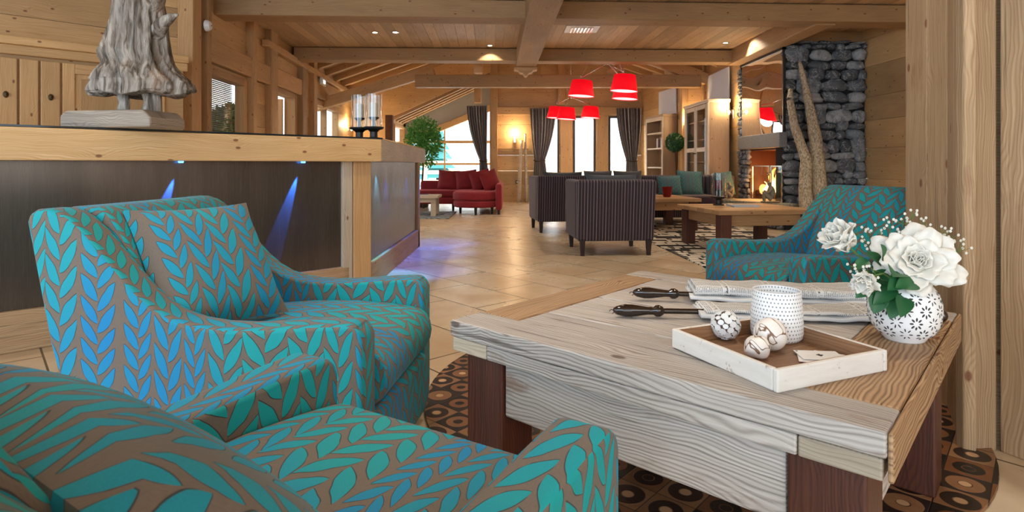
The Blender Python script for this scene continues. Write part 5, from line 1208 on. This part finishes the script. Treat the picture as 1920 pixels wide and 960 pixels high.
figure('stone figure sitting hunched in front of the burning fire', 3.84, 8.72, .385, R(165), 1.02)
figure('stone figure sitting at the far left end of the hearth', 3.55, 9.58, .385, R(190), .95)
trunk('tree_trunk', 'shorter textured bare tree trunk leaning on the stone column', 'tree trunk', [(4.10, 8.20, 0), (4.06, 8.22, .6), (4.10, 8.26, 1.0), (3.97, 8.34, 1.5), (3.95, 8.42, 1.85), (3.99, 8.5, 2.02)], [.095, .085, .075, .055, .045, .03], BARK, 'bare tree trunks before the fireplace column')
trunk('tree_trunk', 'taller textured bare tree trunk right of its shorter twin', 'tree trunk', [(4.34, 8.28, 0), (4.30, 8.3, .7), (4.28, 8.36, 1.3), (4.24, 8.44, 1.75), (4.15, 8.5, 2.3), (4.13, 8.52, 2.42)], [.10, .095, .085, .06, .035, .02], BARK, 'bare tree trunks before the fireplace column')

# ------------------------------------------------------------------ red pendant lamps
def pendant(lab, hub, shades, s, top):
    t = thing('pendant_lamp', lab, 'pendant lamp', hub, 0, 'three-armed pendant lamps with red shades')
    hub = Vector(hub)
    mb = MB(); mb.tube([(0, 0, 0), (0, 0, top-hub.z)], .008, 8); mb.ell((0, 0, 0), (.03, .03, .03), 10, 8); mb.build('rod', CHROME, t, smooth=True)
    for k, p in enumerate(shades):
        p = Vector(p)-hub; r = .24*s; rt = .185*s; h = .29*s
        d = Vector((p.x, p.y, 0)); 
        mb = MB(); mb.tube([(0, 0, 0), p+Vector((0, 0, h+.05))], .009, 8); a = mb.build('arm', CHROME, t, smooth=True)
        mb = MB(); mb.tube([p+Vector((0, 0, h*.6)), p+Vector((0, 0, h+.10))], .007, 8); mb.tube([p+Vector((0, 0, h+.05)), p*.45+Vector((0, 0, h+.28))], .003, 6); mb.tube([p*.45+Vector((0, 0, h+.28)), Vector((0, 0, .03))], .003, 6); mb.build('stem', CHROME, a)
        Ms = Matrix.Translation(p) @ Matrix.Rotation(R(4), 4, 'Y')
        mb = MB(); mb.lathe([(r, 0), (rt, h)], 40, M=Ms, cap=False); sh = mb.build('lamp_shade', SHADE, t, smooth=True, solid=.003)
        mb = MB(); mb.lathe([(r*.985, .012), (r*.985, .016)], 36, M=Ms); mb.build('diffuser', DIFF, sh)
        mb = MB(); mb.lathe([(rt*.98, h-.01), (rt*.98, h-.006)], 36, M=Ms); mb.build('shade_top', SHADE, sh)
        q = hub+p; point('pendant_light', (q.x, q.y, q.z-.05), 9, (1, .8, .6), .12)
pendant('nearer red three-shade pendant lamp, hung higher in the view', (1.75, 10.85, 2.80), [(1.28, 11.0, 2.21), (1.98, 10.5, 2.24), (2.13, 11.2, 2.18)], 1, 3.75)
pendant('farther red three-shade pendant lamp, left of and below the nearer one', (1.36, 13.7, 2.50), [(1.03, 13.9, 2.03), (1.22, 13.35, 1.96), (1.84, 13.95, 2.04)], .92, 3.95)

# ------------------------------------------------------------------ outside
mb = MB(); mb.box(-40, 40, 17.2, 70, -.3, -.02); mb.box(-40, -6.6, 0, 17.2, -.3, -.02); tag(mb.build('snowy_ground', SNOW), kind='structure')
t = thing('outdoor_bush', 'dark green bush outside the blinded window', 'bush', (-4.75, 10.1, 0)); mb = MB(); leafball(mb, (0, 0, 1.45), (.48, .48, .48), 3000, .13, .06, 21, .5); mb.build('foliage', BUSH, t); mb = MB(); mb.ell((0, 0, 1.42), (.38, .38, .38), 12, 8); mb.build('crown_core', BUSH, t); mb = MB(); mb.lathe([(.3, 0), (.35, 1.1)], 12); mb.build('planter', LEGD, t)
t = thing('parasol', 'folded red parasol outside the blinded window', 'parasol', (-7.25, 14.2, .55)); mb = MB(); mb.lathe([(.5, 1.2), (.35, 1.45), (.05, 1.7)], 10); mb.build('canopy', REDP, t); mb = MB(); mb.tube([(0, 0, -.55), (0, 0, 1.75)], .03, 8); mb.build('pole', WHITE, t)
t = thing('balcony_railing', 'pale wooden board railing outside the bay window', 'railing', (-2, 20, 0))
mb = MB()
for z in (.3, .62, .94): mb.box(-3, 14, 0, .05, z, z+.12, 0)
mb.build('rail', OUTW, t); mb = MB()
for x in range(-3, 15, 2): mb.box(x, x+.12, .05, .15, -.02, 1.1, 2)
mb.build('upright', OUTW, t)
for x, y, h in ((-4.6, 26, 2.4), (-3.6, 29, 3.2)):
    t = thing('conifer', 'bluish conifer outside the bay window, %s' % ('nearer and shorter' if y < 28 else 'farther and taller'), 'tree', (x, y, 0), 0, 'conifers outside the bay'); mb = MB()
    for k in range(6): mb.lathe([(1.0-k*.15, .3+h*k/7), (.1, .3+h*(k+1.6)/7)], 14)
    mb.build('foliage', TEAL, t); mb = MB(); mb.lathe([(.12, -.02), (.1, .5)], 8); mb.build('trunk', DBARK, t)
